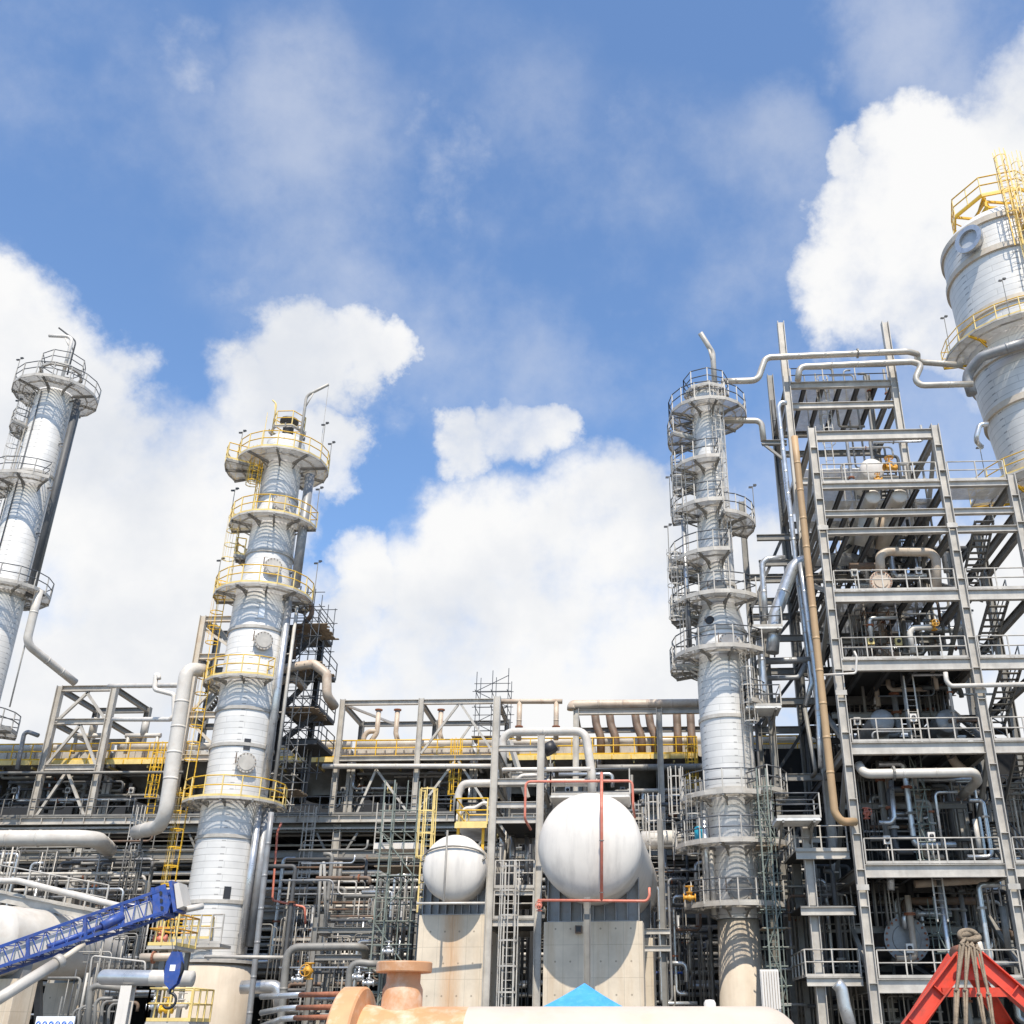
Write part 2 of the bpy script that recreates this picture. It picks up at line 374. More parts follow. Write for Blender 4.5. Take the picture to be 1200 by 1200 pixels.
def ladder_mb(p, q, out, w=.45, cage=True, mb=None, c0=2.2):
    """upright ladder from p to q; out = direction the cage bulges to"""
    mb = mb or MB(); p, q = Vector(p), Vector(q); d = (q-p).normalized(); out = Vector(out).normalized(); sd = d.cross(out).normalized(); Ln = (q-p).length
    for k in (-1, 1): mb.m(0).bar(p+sd*(k*w/2), q+sd*(k*w/2)+d*1.0, .07, .03, out)
    n = int(Ln/.3)
    for i in range(1, n+1): a = p+d*(i*.3); mb.tube([a-sd*(w/2), a+sd*(w/2)], .014, 4)
    if cage and Ln > c0+.5:
        rc = .38; m = 8; top = Ln+1
        prof = [sd*(-w/2)] + [out*(.33+rc*math.sin(math.pi*k/m)) - sd*(rc*math.cos(math.pi*k/m)) for k in range(m+1)] + [sd*(w/2)]
        z = c0
        while z <= top:
            for a, b in zip(prof, prof[1:]): mb.bar(p+d*z+a, p+d*z+b, .012, .06, d)
            z += .95
        for k in (1, 3, 5, 7, 9): mb.bar(p+d*c0+prof[k], p+d*top+prof[k], .045, .012, out)
    return mb
def pipe(name, label, pts, r, m, group=None, bendr=None, n=12, flanges=(), cat='pipe', cap=True, supports=()):
    """one pipe run with swept elbows; flanges = list of (point, axis) gives bolted flange pairs as parts"""
    path = bend(pts, bendr or r*3.2) if len(pts) > 2 else [Vector(p) for p in pts]
    rad = r
    if r > .13 and n >= 12:                    # jacket joints: a raised swage every metre or so
        pth, rad = [path[0]], [r]
        for a, b in zip(path, path[1:]):
            L_ = (b-a).length; k = int(L_/1.7)
            for i in range(1, k+1):
                c = a.lerp(b, i/(k+1)); d = (b-a)/L_*.035
                for q, f in ((c-d*2.6, 1), (c-d, 1), (c-d*.8, 1.045), (c+d*.8, 1.045), (c+d, 1), (c+d*2.6, 1)): pth.append(q); rad.append(r*f)
            pth.append(b); rad.append(r)
        path = pth
    ob = MB().tube(path, rad, n, cap).build(name, m); tag(ob, label, cat, group)
    for p, ax in flanges:
        mb = MB(); ax = Vector(ax).normalized()
        for s in (-1, 1): mb.lathe(Vector(p)+ax*(s*r*.12), [(r*.9, -r*.1), (r*1.55, -r*.1), (r*1.55, r*.1), (r*.9, r*.1)], 14, ax, smooth=False)
        mb.build('flange', 'rust' if m in ('pipeB', 'brown', 'cream') else 'gal', ob)
    for p, q in supports: MB().bar(p, q, r*.5, r*.5).build('pipe_support', 'gal', ob)
    return ob
def mid_flange(ob, p, q, r, t, m='gal'):
    p, q = Vector(p), Vector(q); c = p.lerp(q, t); ax = (q-p).normalized(); mb = MB(); mb.lathe(c-ax*r*.35, [(r*.9, 0), (r*1.8, 0), (r*1.8, r*.3), (r*.9, r*.3), (r*.9, r*.42), (r*1.8, r*.42), (r*1.8, r*.72), (r*.9, r*.72)], 12, ax, smooth=False); mb.build('flange', m, ob)
def floodlight(parent, p, h=2.6, aim=(0, -1, 0)):
    p = Vector(p); mb = MB(); mb.tube([p, p+Vector((0, 0, h))], .025, 5); lp = mb.build('lamp_post', 'gal', parent)
    t = p+Vector((0, 0, h)); l = MB(); v0 = len(l.v)
    for s in (-1, 1): l.hexa([t+Vector(c) for c in ((s*.22-.15, -.12, -.1+s*.12), (s*.22+.15, -.12, -.1+s*.12), (s*.22+.15, .12, -.02+s*.12), (s*.22-.15, .12, -.02+s*.12), (s*.22-.15, -.12, .08+s*.12), (s*.22+.15, -.12, .08+s*.12), (s*.22+.15, .12, .1+s*.12), (s*.22-.15, .12, .1+s*.12))])
    l.bar(t+Vector((-.3, 0, 0)), t+Vector((.3, 0, 0)), .04)
    l.v = [t+(q-t)*.62 for q in l.v]
    l.build('lamp', 'black', lp)

class Column:
    """process column: axis through target pixel (px,py) on depth Y; profile rows (py, half width in px)"""
    def __init__(c, name, label, px, py, Y, prof, m='clad', railc=('rail', 'galL'), dome=True, skirt_to=None, seams=(), ringm='galL', ringw=.07, n=56, topdome=.5):
        q = P(px, py, Y); c.X, c.Y = q.x, Y; c.railc = railc
        c.root = thing('distillation_tower', label, 'tower', (c.X, Y, 0))
        pr = []
        for (yy, hw) in prof: z = c.z(yy); pr.append((hw*depth((c.X, Y, z))/F, z))
        c.pr = pr; mb = MB(); top = pr[-1]
        rows = list(pr)
        if dome:
            for k in range(1, 9):
                a = math.pi/2*k/8; rows.append((top[0]*math.cos(a), top[1]+top[0]*topdome*math.sin(a)))
        mb.lathe((c.X, Y, 0), rows, n); mb.build('shell', m, c.root)
        c.topz = rows[-1][1]
        for yy in seams:
            z = c.z(yy); r = c.rad(z)
            MB().lathe((c.X, Y, z), [(r-.02, -ringw*1.3), (r+ringw, -ringw*1.3), (r+ringw, ringw*1.3), (r-.02, ringw*1.3)], n, smooth=False).build('stiffening_ring', ringm, c.root)
    def z(c, py): return zpy(c.X, c.Y, py)
    def rad(c, z):
        p = c.pr
        if z <= p[0][1]: return p[0][0]
        for (r0, z0), (r1, z1) in zip(p, p[1:]):
            if z0 <= z <= z1: return r0+(r1-r0)*(z-z0)/max(1e-6, z1-z0)
        return p[-1][0]
    def at(c, a, r, z): return Vector((c.X+r*math.cos(R(a)), c.Y+r*math.sin(R(a)), z))
    def platform(c, py, hw, a0=-180, a1=180, kick=.0, rails=True, lights=(), railc=None, th=.14, step=20, ends=True, brm='gal'):
        z = c.z(py); ri = c.rad(z)+.03; ro = hw*depth((c.X, c.Y, z))/F; full = abs(a1-a0) >= 359
        n = max(2, round((a1-a0)/step)); A = [a0+(a1-a0)*i/n for i in range(n+1)]
        mb = MB()
        for i in range(n):
            t = .01
            mb.m(0).hexa([c.at(A[i], ri, z-.05), c.at(A[i], ro, z-.05), c.at(A[i+1], ro, z-.05), c.at(A[i+1], ri, z-.05)] + [c.at(A[i], ri, z), c.at(A[i], ro, z), c.at(A[i+1], ro, z), c.at(A[i+1], ri, z)])
            mb.m(1).bar(c.at(A[i], ro+.01, z-.06), c.at(A[i+1], ro+.01, z-.06), .05, .13)
            rm = ri+(ro-ri)*.55
            mb.bar(c.at(A[i], rm, z-.11), c.at(A[i+1], rm, z-.11), .06, .1)
        pf = mb.build('platform', ['slots', 'galL'], c.root)
        nb = max(2, round((a1-a0)/38)); BA = [a0+(a1-a0)*(i+(.5 if full else 0))/nb for i in range(nb+(0 if full else 1))]
        for a in BA:
            bk = MB(); bk.m(0).bar(c.at(a, ri-.04, z-.14), c.at(a, ro, z-.14), .1, .16); zl = z-min(.5, (ro-ri)*.35)
            bk.bar(c.at(a, c.rad(zl)-.02, zl), c.at(a, ri+(ro-ri)*.35, z-.2), .07, .07); bk.build('bracket', brm, pf)
        if rails:
            pts = [c.at(a, ro, z) for a in A]
            if not full and ends: pts = [c.at(A[0], ri+.1, z)] + pts + [c.at(A[-1], ri+.1, z)]
            rc = railc or c.railc
            rail_mb(pts if not full else pts[:-1], closed=full).build('railing', list(rc), pf)
        for a in lights: floodlight(c.root, c.at(a, ro+.06, z))
        return z, ro
    def ladder(c, a, py0, py1, m, gap=.25, cage=True, da=0):
        z0, z1 = c.z(py0), c.z(py1); r = max(c.rad(z0), c.rad(z1))+gap
        ladder_mb(c.at(a, r, z0), c.at(a, r, z1), c.at(a, 1, 0)-c.at(a, 0, 0), cage=cage).build('ladder', m, c.root)
    def riser(c, a, py0, py1, rp, m, gap=.25, name='riser_pipe', n=10):
        z0, z1 = c.z(py0), c.z(py1); r = max(c.rad(z0), c.rad(z1))+gap
        mb = MB().tube([c.at(a, r, z0), c.at(a, r, z1)], rp, n)
        z = z0+1
        while z < z1: mb.bar(c.at(a, c.rad(z)-.02, z), c.at(a, r, z), .08, .06); z += 3.5
        mb.build(name, m, c.root)
    def nozzle(c, a, py, rn, ln=.35, m='pipeS'):
        z = c.z(py); r = c.rad(z); ax = c.at(a, 1, 0)-c.at(a, 0, 0)
        mw = MB().lathe(c.at(a, r-.15, z), [(rn, 0), (rn, ln), (rn*1.22, ln), (rn*1.22, ln+.1), (rn*.95, ln+.1), (rn*.93, ln+.13), (0, ln+.13)], 24, ax, smooth=False).build('manway', m, c.root)
        b = MB(); d, u, w = MB.frame(ax); o = c.at(a, r-.15, z)+d*(ln+.1)
        for i in range(16): q = o+u*(rn*1.1*math.cos(i*math.pi/8))+w*(rn*1.1*math.sin(i*math.pi/8)); b.tube([q-d*.14, q+d*.05], rn*.06, 5)
        b.bar(o+u*(rn*1.3)-w*rn*.2, o+u*(rn*1.3)+w*rn*1.1, .05); b.build('bolt_ring', 'brown', mw)

def tower_frame(name, label, cat, xs, ys, zt, group=None): pass
def scaffold(label, x0, x1, y0, y1, z0, z1, nx, lift, decks=(), m='gal', ladder=False, seed=1, group='scaffold towers', over=1.0):
    rn = random.Random(seed); root = thing('scaffold', label, 'scaffold', ((x0+x1)/2, (y0+y1)/2, z0), group)
    mb = MB(); r = .028; xs = [x0+(x1-x0)*i/nx for i in range(nx+1)]
    for x in xs:
        for y in (y0, y1): mb.tube([(x, y, z0), (x, y, z1+over*(.4+rn.random()*.6))], r, 5)
    z = z0+.4; k = 0
    while z < z1:
        for y in (y0, y1): mb.tube([(x0-.25, y-.05, z), (x1+.25, y-.05, z)], r, 5); mb.tube([(x0-.15, y-.05, z+lift*.5), (x1+.15, y-.05, z+lift*.5)], r, 5)
        for x in xs: mb.tube([(x-.05, y0-.3, z+.05), (x-.05, y1+.3, z+.05)], r, 5)
        a, b = (x0, x1) if k % 2 else (x1, x0)
        if z+lift <= z1+.3: mb.tube([(a, y0-.08, z), (b, y0-.08, z+lift)], r, 5)
        z += lift; k += 1
    mb.build('tube_frame', m, root)
    for zd in decks:
        d = MB(); n = max(1, round((y1-y0)/.25))
        for i in range(n): d.box((x0-.2, y0+(y1-y0)*i/n, zd), (x1+.2+rn.random()*.3, y0+(y1-y0)*(i+.9)/n, zd+.045))
        d.build('deck_board', 'wood', root)
    if ladder: ladder_mb((x0+.25, y0-.1, z0), (x0+.25, y0-.1, z1), (0, -1, 0), cage=False).build('ladder', m, root)
    return root
def conduit_bank(label, px, py0, py1, Y, n=8, gap=.16, r=.03, m='gal', group='conduit banks', bow=.0):
    a, b = P(px, py0, Y), P(px, py1, Y); zb = max(.05, b.z); o = thing('conduit_bank', label, 'conduits', (a.x, Y, zb), group); rn = random.Random(int(px*7+py0))
    for i in range(n):
        x = a.x+(i-(n-1)/2)*gap*rn.uniform(.85, 1.15); t = a.z-rn.uniform(0, .25)*(a.z-zb); k = rn.choice((-1, 1))*rn.uniform(.3, 1.5); rr = r*rn.choice((.7, 1, 1, 1.6))
        pts = [(x+k, Y+.1*(i % 3), t), (x, Y+.1*(i % 3), t), (x, Y+.1*(i % 3), zb)] if rn.random() < .6 else [(x, Y+.1*(i % 3), t), (x, Y+.1*(i % 3), zb)]
        MB().tube(bend(pts, .15, 3), rr, 6).build('conduit', rn.choice((m, 'galD', 'gal', 'galL')), o)  # darker steels in the mix put shade into the conduit colours
    z = zb+.6
    while z < a.z: MB().bar((a.x-n*gap*.62, Y+.2, z), (a.x+n*gap*.62, Y+.2, z), .05, .05).build('strut', 'gal', o); z += 1.8
    return o
def instrument(label, p, group='instrument stands'):
    p = Vector(p); o = thing('instrument_stand', label, 'instrument', p, group); rn = random.Random(int(p.x*31+p.z*17))
    MB().tube([p, p+Vector((0, 0, 1.25))], .03, 6).build('post', 'galL', o); h = 1.1
    b = MB().box((p.x-.16, p.y-.1, p.z+h), (p.x+.16, p.y+.1, p.z+h+.38)); b.build('housing', rn.choice(('galL', 'white', 'yelP', 'gal', 'pipeG')), o)
    MB().lathe(p+Vector((0, -.11, h+.2)), [(0, 0), (.1, 0), (.1, -.05), (0, -.05)], 12, (0, 1, 0)).build('dial', 'black', o)
    return o
def valve(label, p, s, m='orangeV', ax=(1, 0, 0), group='bright valves', stem=(0, 0, 1)):
    p = Vector(p); root = thing('valve', label, 'valve', p, group); ax = Vector(ax).normalized(); st_ = Vector(stem).normalized()
    b = MB().lathe(p-ax*s, [(s*.62, 0), (s*.62, s*.16), (s*.3, s*.2), (s*.34, s*.6), (s*.62, s), (s*.34, s*1.4), (s*.3, s*1.8), (s*.62, s*1.84), (s*.62, s*2), (0, s*2)], 16, ax)
    b.lathe(p, [(s*.42, 0), (s*.42, s*.7), (s*.55, s*.72), (s*.55, s*.86), (s*.2, s*.9), (s*.12, s*1.7)], 14, st_); b.build('body', m, root)
    w = MB(); c = p+st_*(s*1.7); d, a, u = MB.frame(st_); ring = [c+a*(s*.7*math.cos(2*math.pi*k/16))+u*(s*.7*math.sin(2*math.pi*k/16)) for k in range(17)]
    w.tube(ring, s*.07, 6); w.bar(ring[0], ring[8], s*.1); w.bar(ring[4], ring[12], s*.1); w.build('handwheel', m, root)
    return root
def drum(name, label, p, ax, r, ln, m, group=None, head=.5, cat='vessel', nozzles=()):
    """horizontal vessel: p = centre of the front head weld, ax = its axis"""
    p = Vector(p); ax = Vector(ax).normalized(); root = thing(name, label, cat, p+ax*(ln/2)-Vector((0, 0, r)), group)
    rows = [(r*math.cos(math.pi/2*k/8), -r*head*math.sin(math.pi/2*k/8)) for k in range(8, 0, -1)]
    MB().lathe(p, [(0 if i == 0 else a, b) for i, (a, b) in enumerate(rows)]+[(r, 0)], 48, ax).build('end_cap', m, root)
    MB().lathe(p, [(r-.002, 0), (r-.002, ln)]+[(r*math.cos(math.pi/2*k/6), ln+r*head*math.sin(math.pi/2*k/6)) for k in range(1, 7)], 48, ax).build('shell', m, root)
    return root
def stair_mb(p, q, w, mb=None):
    """flight from p to q, treads w wide"""
    mb = mb or MB(); p, q = Vector(p), Vector(q); h = Vector((q.x-p.x, q.y-p.y, 0)); n = max(3, round((q.z-p.z)/.21)); sd = h.normalized().cross(Vector((0, 0, 1)))
    for s in (-1, 1): mb.bar(p+sd*(s*w/2), q+sd*(s*w/2), .06, .26)
    for i in range(n+1):
        c = p.lerp(q, i/n); mb.bar(c-sd*(w/2), c+sd*(w/2), .25, .04)
    return mb
# ---------------------------------------------------------------- ground and dark sheets added for the shade behind
g = MB(); g.hexa([(-1500, -300, -.4), (1500, -300, -.4), (1500, 2500, -.4), (-1500, 2500, -.4), (-1500, -300, 0), (1500, -300, 0), (1500, 2500, 0), (-1500, 2500, 0)])
structure(g.build('ground', 'ground', origin=(0, 0, 0)))
def pp(label, pts, dia, m, group=None, name='process_pipe', **kw):
    q = [P(*p) for p in pts]; return pipe(name, label, q, dia/2/ppm(q[len(q)//2]), m, group, **kw)

RY = 68.0; RX = P(393, 1000, RY).x; BAY = 8.2; DZ = zpy(RX, RY, 957)
rackx = [RX+BAY*k for k in range(-6, 6)]
rack = thing('pipe_rack', 'long grey steel pipe rack behind the tanks, with a deck carrying the air coolers', 'pipe rack', (RX, RY+12, 0))
RYS = [RY, RY+8, RY+16, RY+24]
tier = [zpy(RX, RY, y) for y in (1130, 1073, 1001)]
for x in rackx:
    for y in RYS: MB().ibeam((x, y, 0), (x, y, DZ-.5), .45, .45, .04, (1, 0, 0)).build('leg', 'galL' if y == RY else 'gal', rack)  # rear legs take the darker steel, shade put into their colour
for zt in tier:
    for y in RYS[:3]: MB().ibeam((rackx[0], y, zt), (rackx[-1], y, zt), .25, .42, .03).build('tier_beam', 'gal', rack)
cb = MB()
for x in rackx:
    for zt in tier: cb.ibeam((x+.01, RY+.24, zt-.3), (x+.01, RYS[-1], zt-.3), .25, .36, .03)
cb.build('cross_beam', 'gal', rack)['kind'] = 'stuff'
eb = MB().ibeam((rackx[0], RY-.4, DZ-.22), (rackx[-1]+6, RY-.4, DZ-.22), .3, .44, .03)
x = rackx[0]
while x < rackx[-1]: eb.box((x, RY-.545, DZ-.40), (x+.05, RY-.416, DZ-.04)); x += 1.37
eb.build('deck_edge_beam', 'galL', rack)
MB().ibeam((rackx[0], RY, DZ-.72), (rackx[-1]+6, RY, DZ-.72), .3, .5, .03).build('deck_girder', 'gal', rack)
dk = MB().box((rackx[0], RY-.55, DZ), (rackx[-1]+6, RYS[-1]+1, DZ+.06))
for i in range(int((rackx[-1]-rackx[0])/2.05)): x = rackx[0]+i*2.05+.7; dk.m(1).bar((x, RY+.3, DZ-.2), (x, RYS[-1], DZ-.2), .15, .3)
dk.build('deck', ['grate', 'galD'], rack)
for k in range(1, 11):
    b = MB(); x = rackx[k]
    for s in (-1, 1): b.bar((x+s*.1, RY, DZ-3.0), (x+s*1.3, RY, DZ-1.0), .13, .13)
    b.build('knee_brace', 'gal', rack)
rail_mb([(rackx[0], RY-.5, DZ+.06), (RX+BAY*.9, RY-.5, DZ+.06)], step=1.7).build('railing', ['rail', 'gal'], rack)
rail_mb([(RX+BAY*1.7, RY-.5, DZ+.06), (rackx[-1]+4, RY-.5, DZ+.06)], step=1.7).build('railing', ['rail', 'gal'], rack)
# diagonals beneath the coolers on deck
shade_sheet = thing('rack_shade_backdrop', 'added long dark shade shed closing off the back of the pipe rack', 'backdrop', (RX, RYS[-1]+8, 0))
w = MB().box((rackx[0]-30, RYS[-1]+3, 0), (rackx[-1]+60, RYS[-1]+20, DZ+6.6)); w.build('shade_sheet', 'dark', shade_sheet)  # added near-black box standing in for deep shade behind the rack

# air coolers: one per bay
COOLZ = zpy(RX, RY, 884)
def cooler(x0, x1, y0, y1, label):
    c = thing('air_cooler', label, 'air cooler', ((x0+x1)/2, (y0+y1)/2, DZ), 'air coolers on the rack deck')
    b = MB().box((x0+.1, y0, COOLZ), (x1-.1, y1, COOLZ+.75))
    for i in range(13): xx = x0+.3+(x1-x0-.6)*i/12; b.m(0).box((xx, y0-.1, COOLZ+.03), (xx+.09, y0-.003, COOLZ+.72))
    b.build('tube_bundle', 'galL', c)
    MB().tube([(x0+.2, y0+.4, COOLZ+1.15), (x1-.2, y0+.4, COOLZ+1.15)], .27, 12).build('header_pipe', 'pipeW', c)
    for k in range(2):
        cx, cy, r = x0+(x1-x0)*(.27+.46*k), (y0+y1)/2-2.5, (x1-x0)*.215
        m = MB(); n = 24; sq = []; 
        for i in range(n):
            a = 2*math.pi*i/n; s_ = max(abs(math.cos(a)), abs(math.sin(a))); sq.append((cx+math.cos(a)/s_*(x1-x0)*.225, cy+math.sin(a)/s_*4.0))
        A = m.pts([(p[0], p[1], COOLZ-.02) for p in sq]); B = m.pts([(cx+r*math.cos(2*math.pi*i/n), cy+r*math.sin(2*math.pi*i/n), COOLZ-1.25) for i in range(n)])
        C_ = m.pts([(cx+r*math.cos(2*math.pi*i/n), cy+r*math.sin(2*math.pi*i/n), COOLZ-1.8) for i in range(n)])
        for i in range(n): j = (i+1) % n; m.face((A+i, B+i, B+j, A+j), True); m.face((B+i, C_+i, C_+j, B+j), True)
        m.build('plenum', 'gal', c)
        f = MB()
        for q in range(4): a = q*math.pi/2+.3; f.bar((cx, cy, COOLZ-1.6), (cx+r*.93*math.cos(a), cy+r*.93*math.sin(a), COOLZ-1.6), .3, .04)
        f.tube([(cx, cy, COOLZ-2.5), (cx, cy, COOLZ-1.4)], .15, 8); f.build('fan', 'galD', c)
    for xx in (x0+.15, x1-.15):
        for yy in (y0+.3, y1-.3): MB().ibeam((xx, yy, DZ+.06), (xx, yy, COOLZ-.003), .24, .24, .02).build('leg', 'galL', c)
        MB().bar((xx, y0+.42, DZ+.2), (xx, y0+4, COOLZ-.4), .12).build('brace', 'gal', c)
cl = ['at the far end past the plain column', 'behind the plain leaning column', 'behind the open box frame', 'between the box frame and the yellow-railed column', 'just past the yellow-railed column', 'behind the first bay of the braced truss', 'behind the second bay of the braced truss', 'above the larger white tank', 'beside the caged slender column', 'behind the slender column', 'half hidden by the tall frame']
for k in range(11): cooler(rackx[k], rackx[k+1], RY+1.6, RY+15, 'grey finned air cooler on the rack deck '+cl[k])

def walkway(p0, p1, y, z, label, w=1.0):
    o = thing('walkway', label, 'walkway', ((p0+p1)/2, y+w/2, z), 'yellow walkways along the air coolers')
    f = MB().box((p0, y, z-.05), (p1, y+w, z)); f.m(1).box((p0, y-.03, z-.30), (p1, y-.003, z+.02))
    x = p0+.4
    while x < p1: f.m(0).box((x, y-.07, z-.28), (x+.06, y-.032, z-.02)); x += 1.25
    f.build('floor', ['yellow', 'yelP'], o)
    rail_mb([(p0, y, z), (p1, y, z)], step=1.35, r=.05).build('railing', ['yellow', 'yellow'], o)
    k = MB(); x = p0+.3
    while x < p1: k.bar((x, y+.1, z-.45), (x, y+w+1.0, z-.45), .08, .14); x += 2.6
    k.build('bracket', 'yelP', o)
    return o
WZ = COOLZ-.1
xs_ = lambda px, py=888, Y=RY: P(px, py, Y).x
walkway(xs_(-60), xs_(193), RY+.4, WZ, 'yellow walkway with rails between the plain column and the big grey vertical pipe')
walkway(xs_(318), xs_(583), RY+.4, WZ, 'yellow walkway with rails behind the braced truss')
walkway(xs_(596), xs_(818), RY+.4, WZ, 'yellow walkway with rails above the larger white tank')
walkway(xs_(884), xs_(990), RY+.4, WZ, 'yellow walkway with rails between slender column and tall frame')
for px, lab in ((180, 'beside the big grey vertical pipe'), (533, 'behind the braced truss'), (812, 'against the slender column')):
    a = P(px, 930, RY+.2); o = ladder_mb((a.x, RY+.2, DZ+.06), (a.x, RY+.2, WZ), (0, -1, 0), cage=True, c0=1.2).build('ladder', 'yellow')
    tag(o, 'yellow caged ladder up to the cooler walkway '+lab, 'ladder', 'yellow ladders')

# ---------------------------------------------------------------- frames standing on the rack deck
def frame3(name, label, xs, ys, z0, z1, levels, m='galL', w=.34, cat='steel frame', braces=(), group=None, backm=None):
    """posts at xs x ys, beams at levels; braces = list of (point, point)"""
    o = thing(name, label, cat, ((xs[0]+xs[-1])/2, (ys[0]+ys[-1])/2, z0), group)
    for x in xs:
        for y in ys: MB().ibeam((x, y, z0), (x, y, z1), w, w, .035, (1, 0, 0)).build('post', m if y == ys[0] else (backm or 'gal'), o)  # back posts in darker steel, shade painted into the same frame
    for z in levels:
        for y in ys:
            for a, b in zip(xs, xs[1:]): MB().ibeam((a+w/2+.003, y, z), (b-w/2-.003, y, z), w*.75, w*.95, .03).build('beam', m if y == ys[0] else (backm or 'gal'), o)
        for x in xs:
            for a, b in zip(ys, ys[1:]): MB().ibeam((x, a+w/2+.003, z-.02), (x, b-w/2-.003, z-.02), w*.7, w*.85, .03).build('beam', 'gal', o)
    for a, b in braces: MB().bar(a, b, w*.42, w*.42).build('brace', m, o)
    return o
def zat(px, py, Y): return P(px, py, Y).z
y0, y1 = RY-1.0, RY+5
xa, xb, xc = P(392, 890, y0).x, P(487, 890, y0).x, P(580, 890, y0).x
zl = [zat(480, y, y0) for y in (820, 886, 897)]; z0 = DZ+.06
xm = (xb+xc)/2
frame3('pipe_truss', 'grey braced steel truss on the deck between yellow-railed column and smaller tank', [xa, xb, xc], [y0+.6, y1], z0, zl[0]+.25, zl[:2],
       braces=[((xm-.1, y0+.6, zl[0]-.2), (xb+.2, y0+.6, zl[1]+.3)), ((xm+.1, y0+.6, zl[0]-.2), (xc-.2, y0+.6, zl[1]+.3)), ((xm-.1, y0+.6, zl[1]-.2), (xb+.2, y0+.6, z0+.1)), ((xm+.1, y0+.6, zl[1]-.2), (xc-.2, y0+.6, z0+.1)),
               (((xa+xb)/2, y0+.6, zl[1]-.7), (xa+1.6, y0+.6, z0)), (((xa+xb)/2, y0+.6, zl[1]-.7), (xb-.3, y0+.6, z0)), ((xb+.2, y1, zl[1]), (xm, y1, zl[0]-.1)), ((xa+.2, y0+.8, zl[0]-.1), (xa+2.6, y1, zl[0]-.1))])
pp('pale pipe lying along the foot of the braced truss', [(378, 898, y0+.2), (582, 898, y0+.2)], 6, 'pipeW')
for i, px in enumerate((444, 466, 517)):
    a = P(px, 832, y0+3); pipe('vent_pipe', 'beige vent pipe with a bent foot, %s along the braced truss' % ORD[i], [a, (a.x, a.y, a.z-1.6), (a.x+(.25 if i else -.5), a.y, a.z-2.4), (a.x+(.25 if i else -.5), a.y, COOLZ+1.3)], .17, 'pipeB', 'vent pipes over the coolers', flanges=[(a, (0, 0, 1))])
pp('short beige pipe elbowing down behind the first truss post', [(443, 857, y0+3), (432, 857, y0+3), (427, 862, y0+3), (425, 872, y0+3)], 6, 'pipeB')
# box frame, left
x0, x1 = P(50, 873, y0).x, P(116, 873, y0).x
zb = [zat(90, y, y0) for y in (804, 843, 897)]
frame3('open_tower', 'open grey box frame with crossed braces on the rack deck beside the plain column', [x0, x1], [y0+.6, y1], z0, zb[0]+.2, zb, w=.4,
       braces=[((x0+.2, y0+.6, zb[1]), (x0+2, y0+.6, zb[0]-.2)), ((x0+1.9, y0+.6, zb[0]-.3), (x1-.2, y0+.6, zb[1]+.1)), ((x0+.1, y0+.6, zb[2]), (x0+1.9, y0+.6, zb[1]-.2)), ((x0+1.9, y0+.6, zb[1]-.2), (x1-.2, y0+.6, zb[2]+.1)), ((x0+1.7, y0+.6, zb[2]-.2), (x0+.3, y0+.6, z0)), ((x0+1.7, y0+.6, zb[2]-.2), (x1-.3, y0+.6, z0))])
# right: header frame with the beige header and its short ducts
hy = RY-2.5
xh = [P(675, 860, hy).x, P(773, 860, hy).x, P(905, 860, hy).x]
zh = zat(740, 834, hy)
frame3('pipe_goalpost', 'grey goalpost frame carrying the big beige header pipe above the larger tank', xh, [hy, hy+4.5], 0, zh+.2, [zh], w=.36, group=None)
pp('big beige header pipe on the goalpost frame above the larger tank', [(670, 832, hy), (670, 826, hy), (990, 823, hy)], 11, 'pipeB', bendr=.4, n=18)
for i, px in enumerate((697, 714, 744, 760, 793, 809)):
    a = P(px, 834, hy+4); dx = .1 if i < 4 else 0
    pipe('header_duct', 'dark brown duct under the beige header, %s from the white hairpin pipe' % ORD[i], [a, (a.x+dx, a.y, a.z-.9), (a.x+dx*4, a.y-.3, a.z-1.8), (a.x+dx*4, a.y-.3, a.z-3.1)], .27, 'brown', 'ducts under the beige header', n=14)
pp('beige pipe on two stub legs beside the braced truss', [(586, 822, y0+1), (659, 822, y0+1)], 6, 'pipeB')
for i, px in enumerate((609, 652)):
    a = P(px, 822, y0+1); pipe('stub_leg', 'beige stub leg under the short beige pipe, %s from the braced truss' % ('nearer' if i == 0 else 'farther'), [a, (a.x, a.y, COOLZ+.8)], .17, 'pipeB', 'stub legs', flanges=[((a.x, a.y, a.z-1.7), (0, 0, 1))])
pp('grey pipe along the front of the rack above the larger tank', [(700, 900, RY-.8), (990, 897, RY-.8)], 8, 'gal')
pp('thin grey pipe below the walkway between box frame and big vertical pipe', [(-40, 906, RY-.8), (215, 905, RY-.8)], 3.5, 'gal')
pp('second thin grey pipe low on the front of the rack above the larger tank', [(722, 928, RY-.8), (985, 925, RY-.8)], 5, 'gal')
scaffold('small bare scaffold on the truss end, poles above the roofline', P(551, 850, RY).x, P(590, 850, RY).x, RY+2, RY+4, COOLZ+1, zat(570, 796, RY+2), 2, 1.1, (COOLZ+1.6,), 'rail', seed=3)

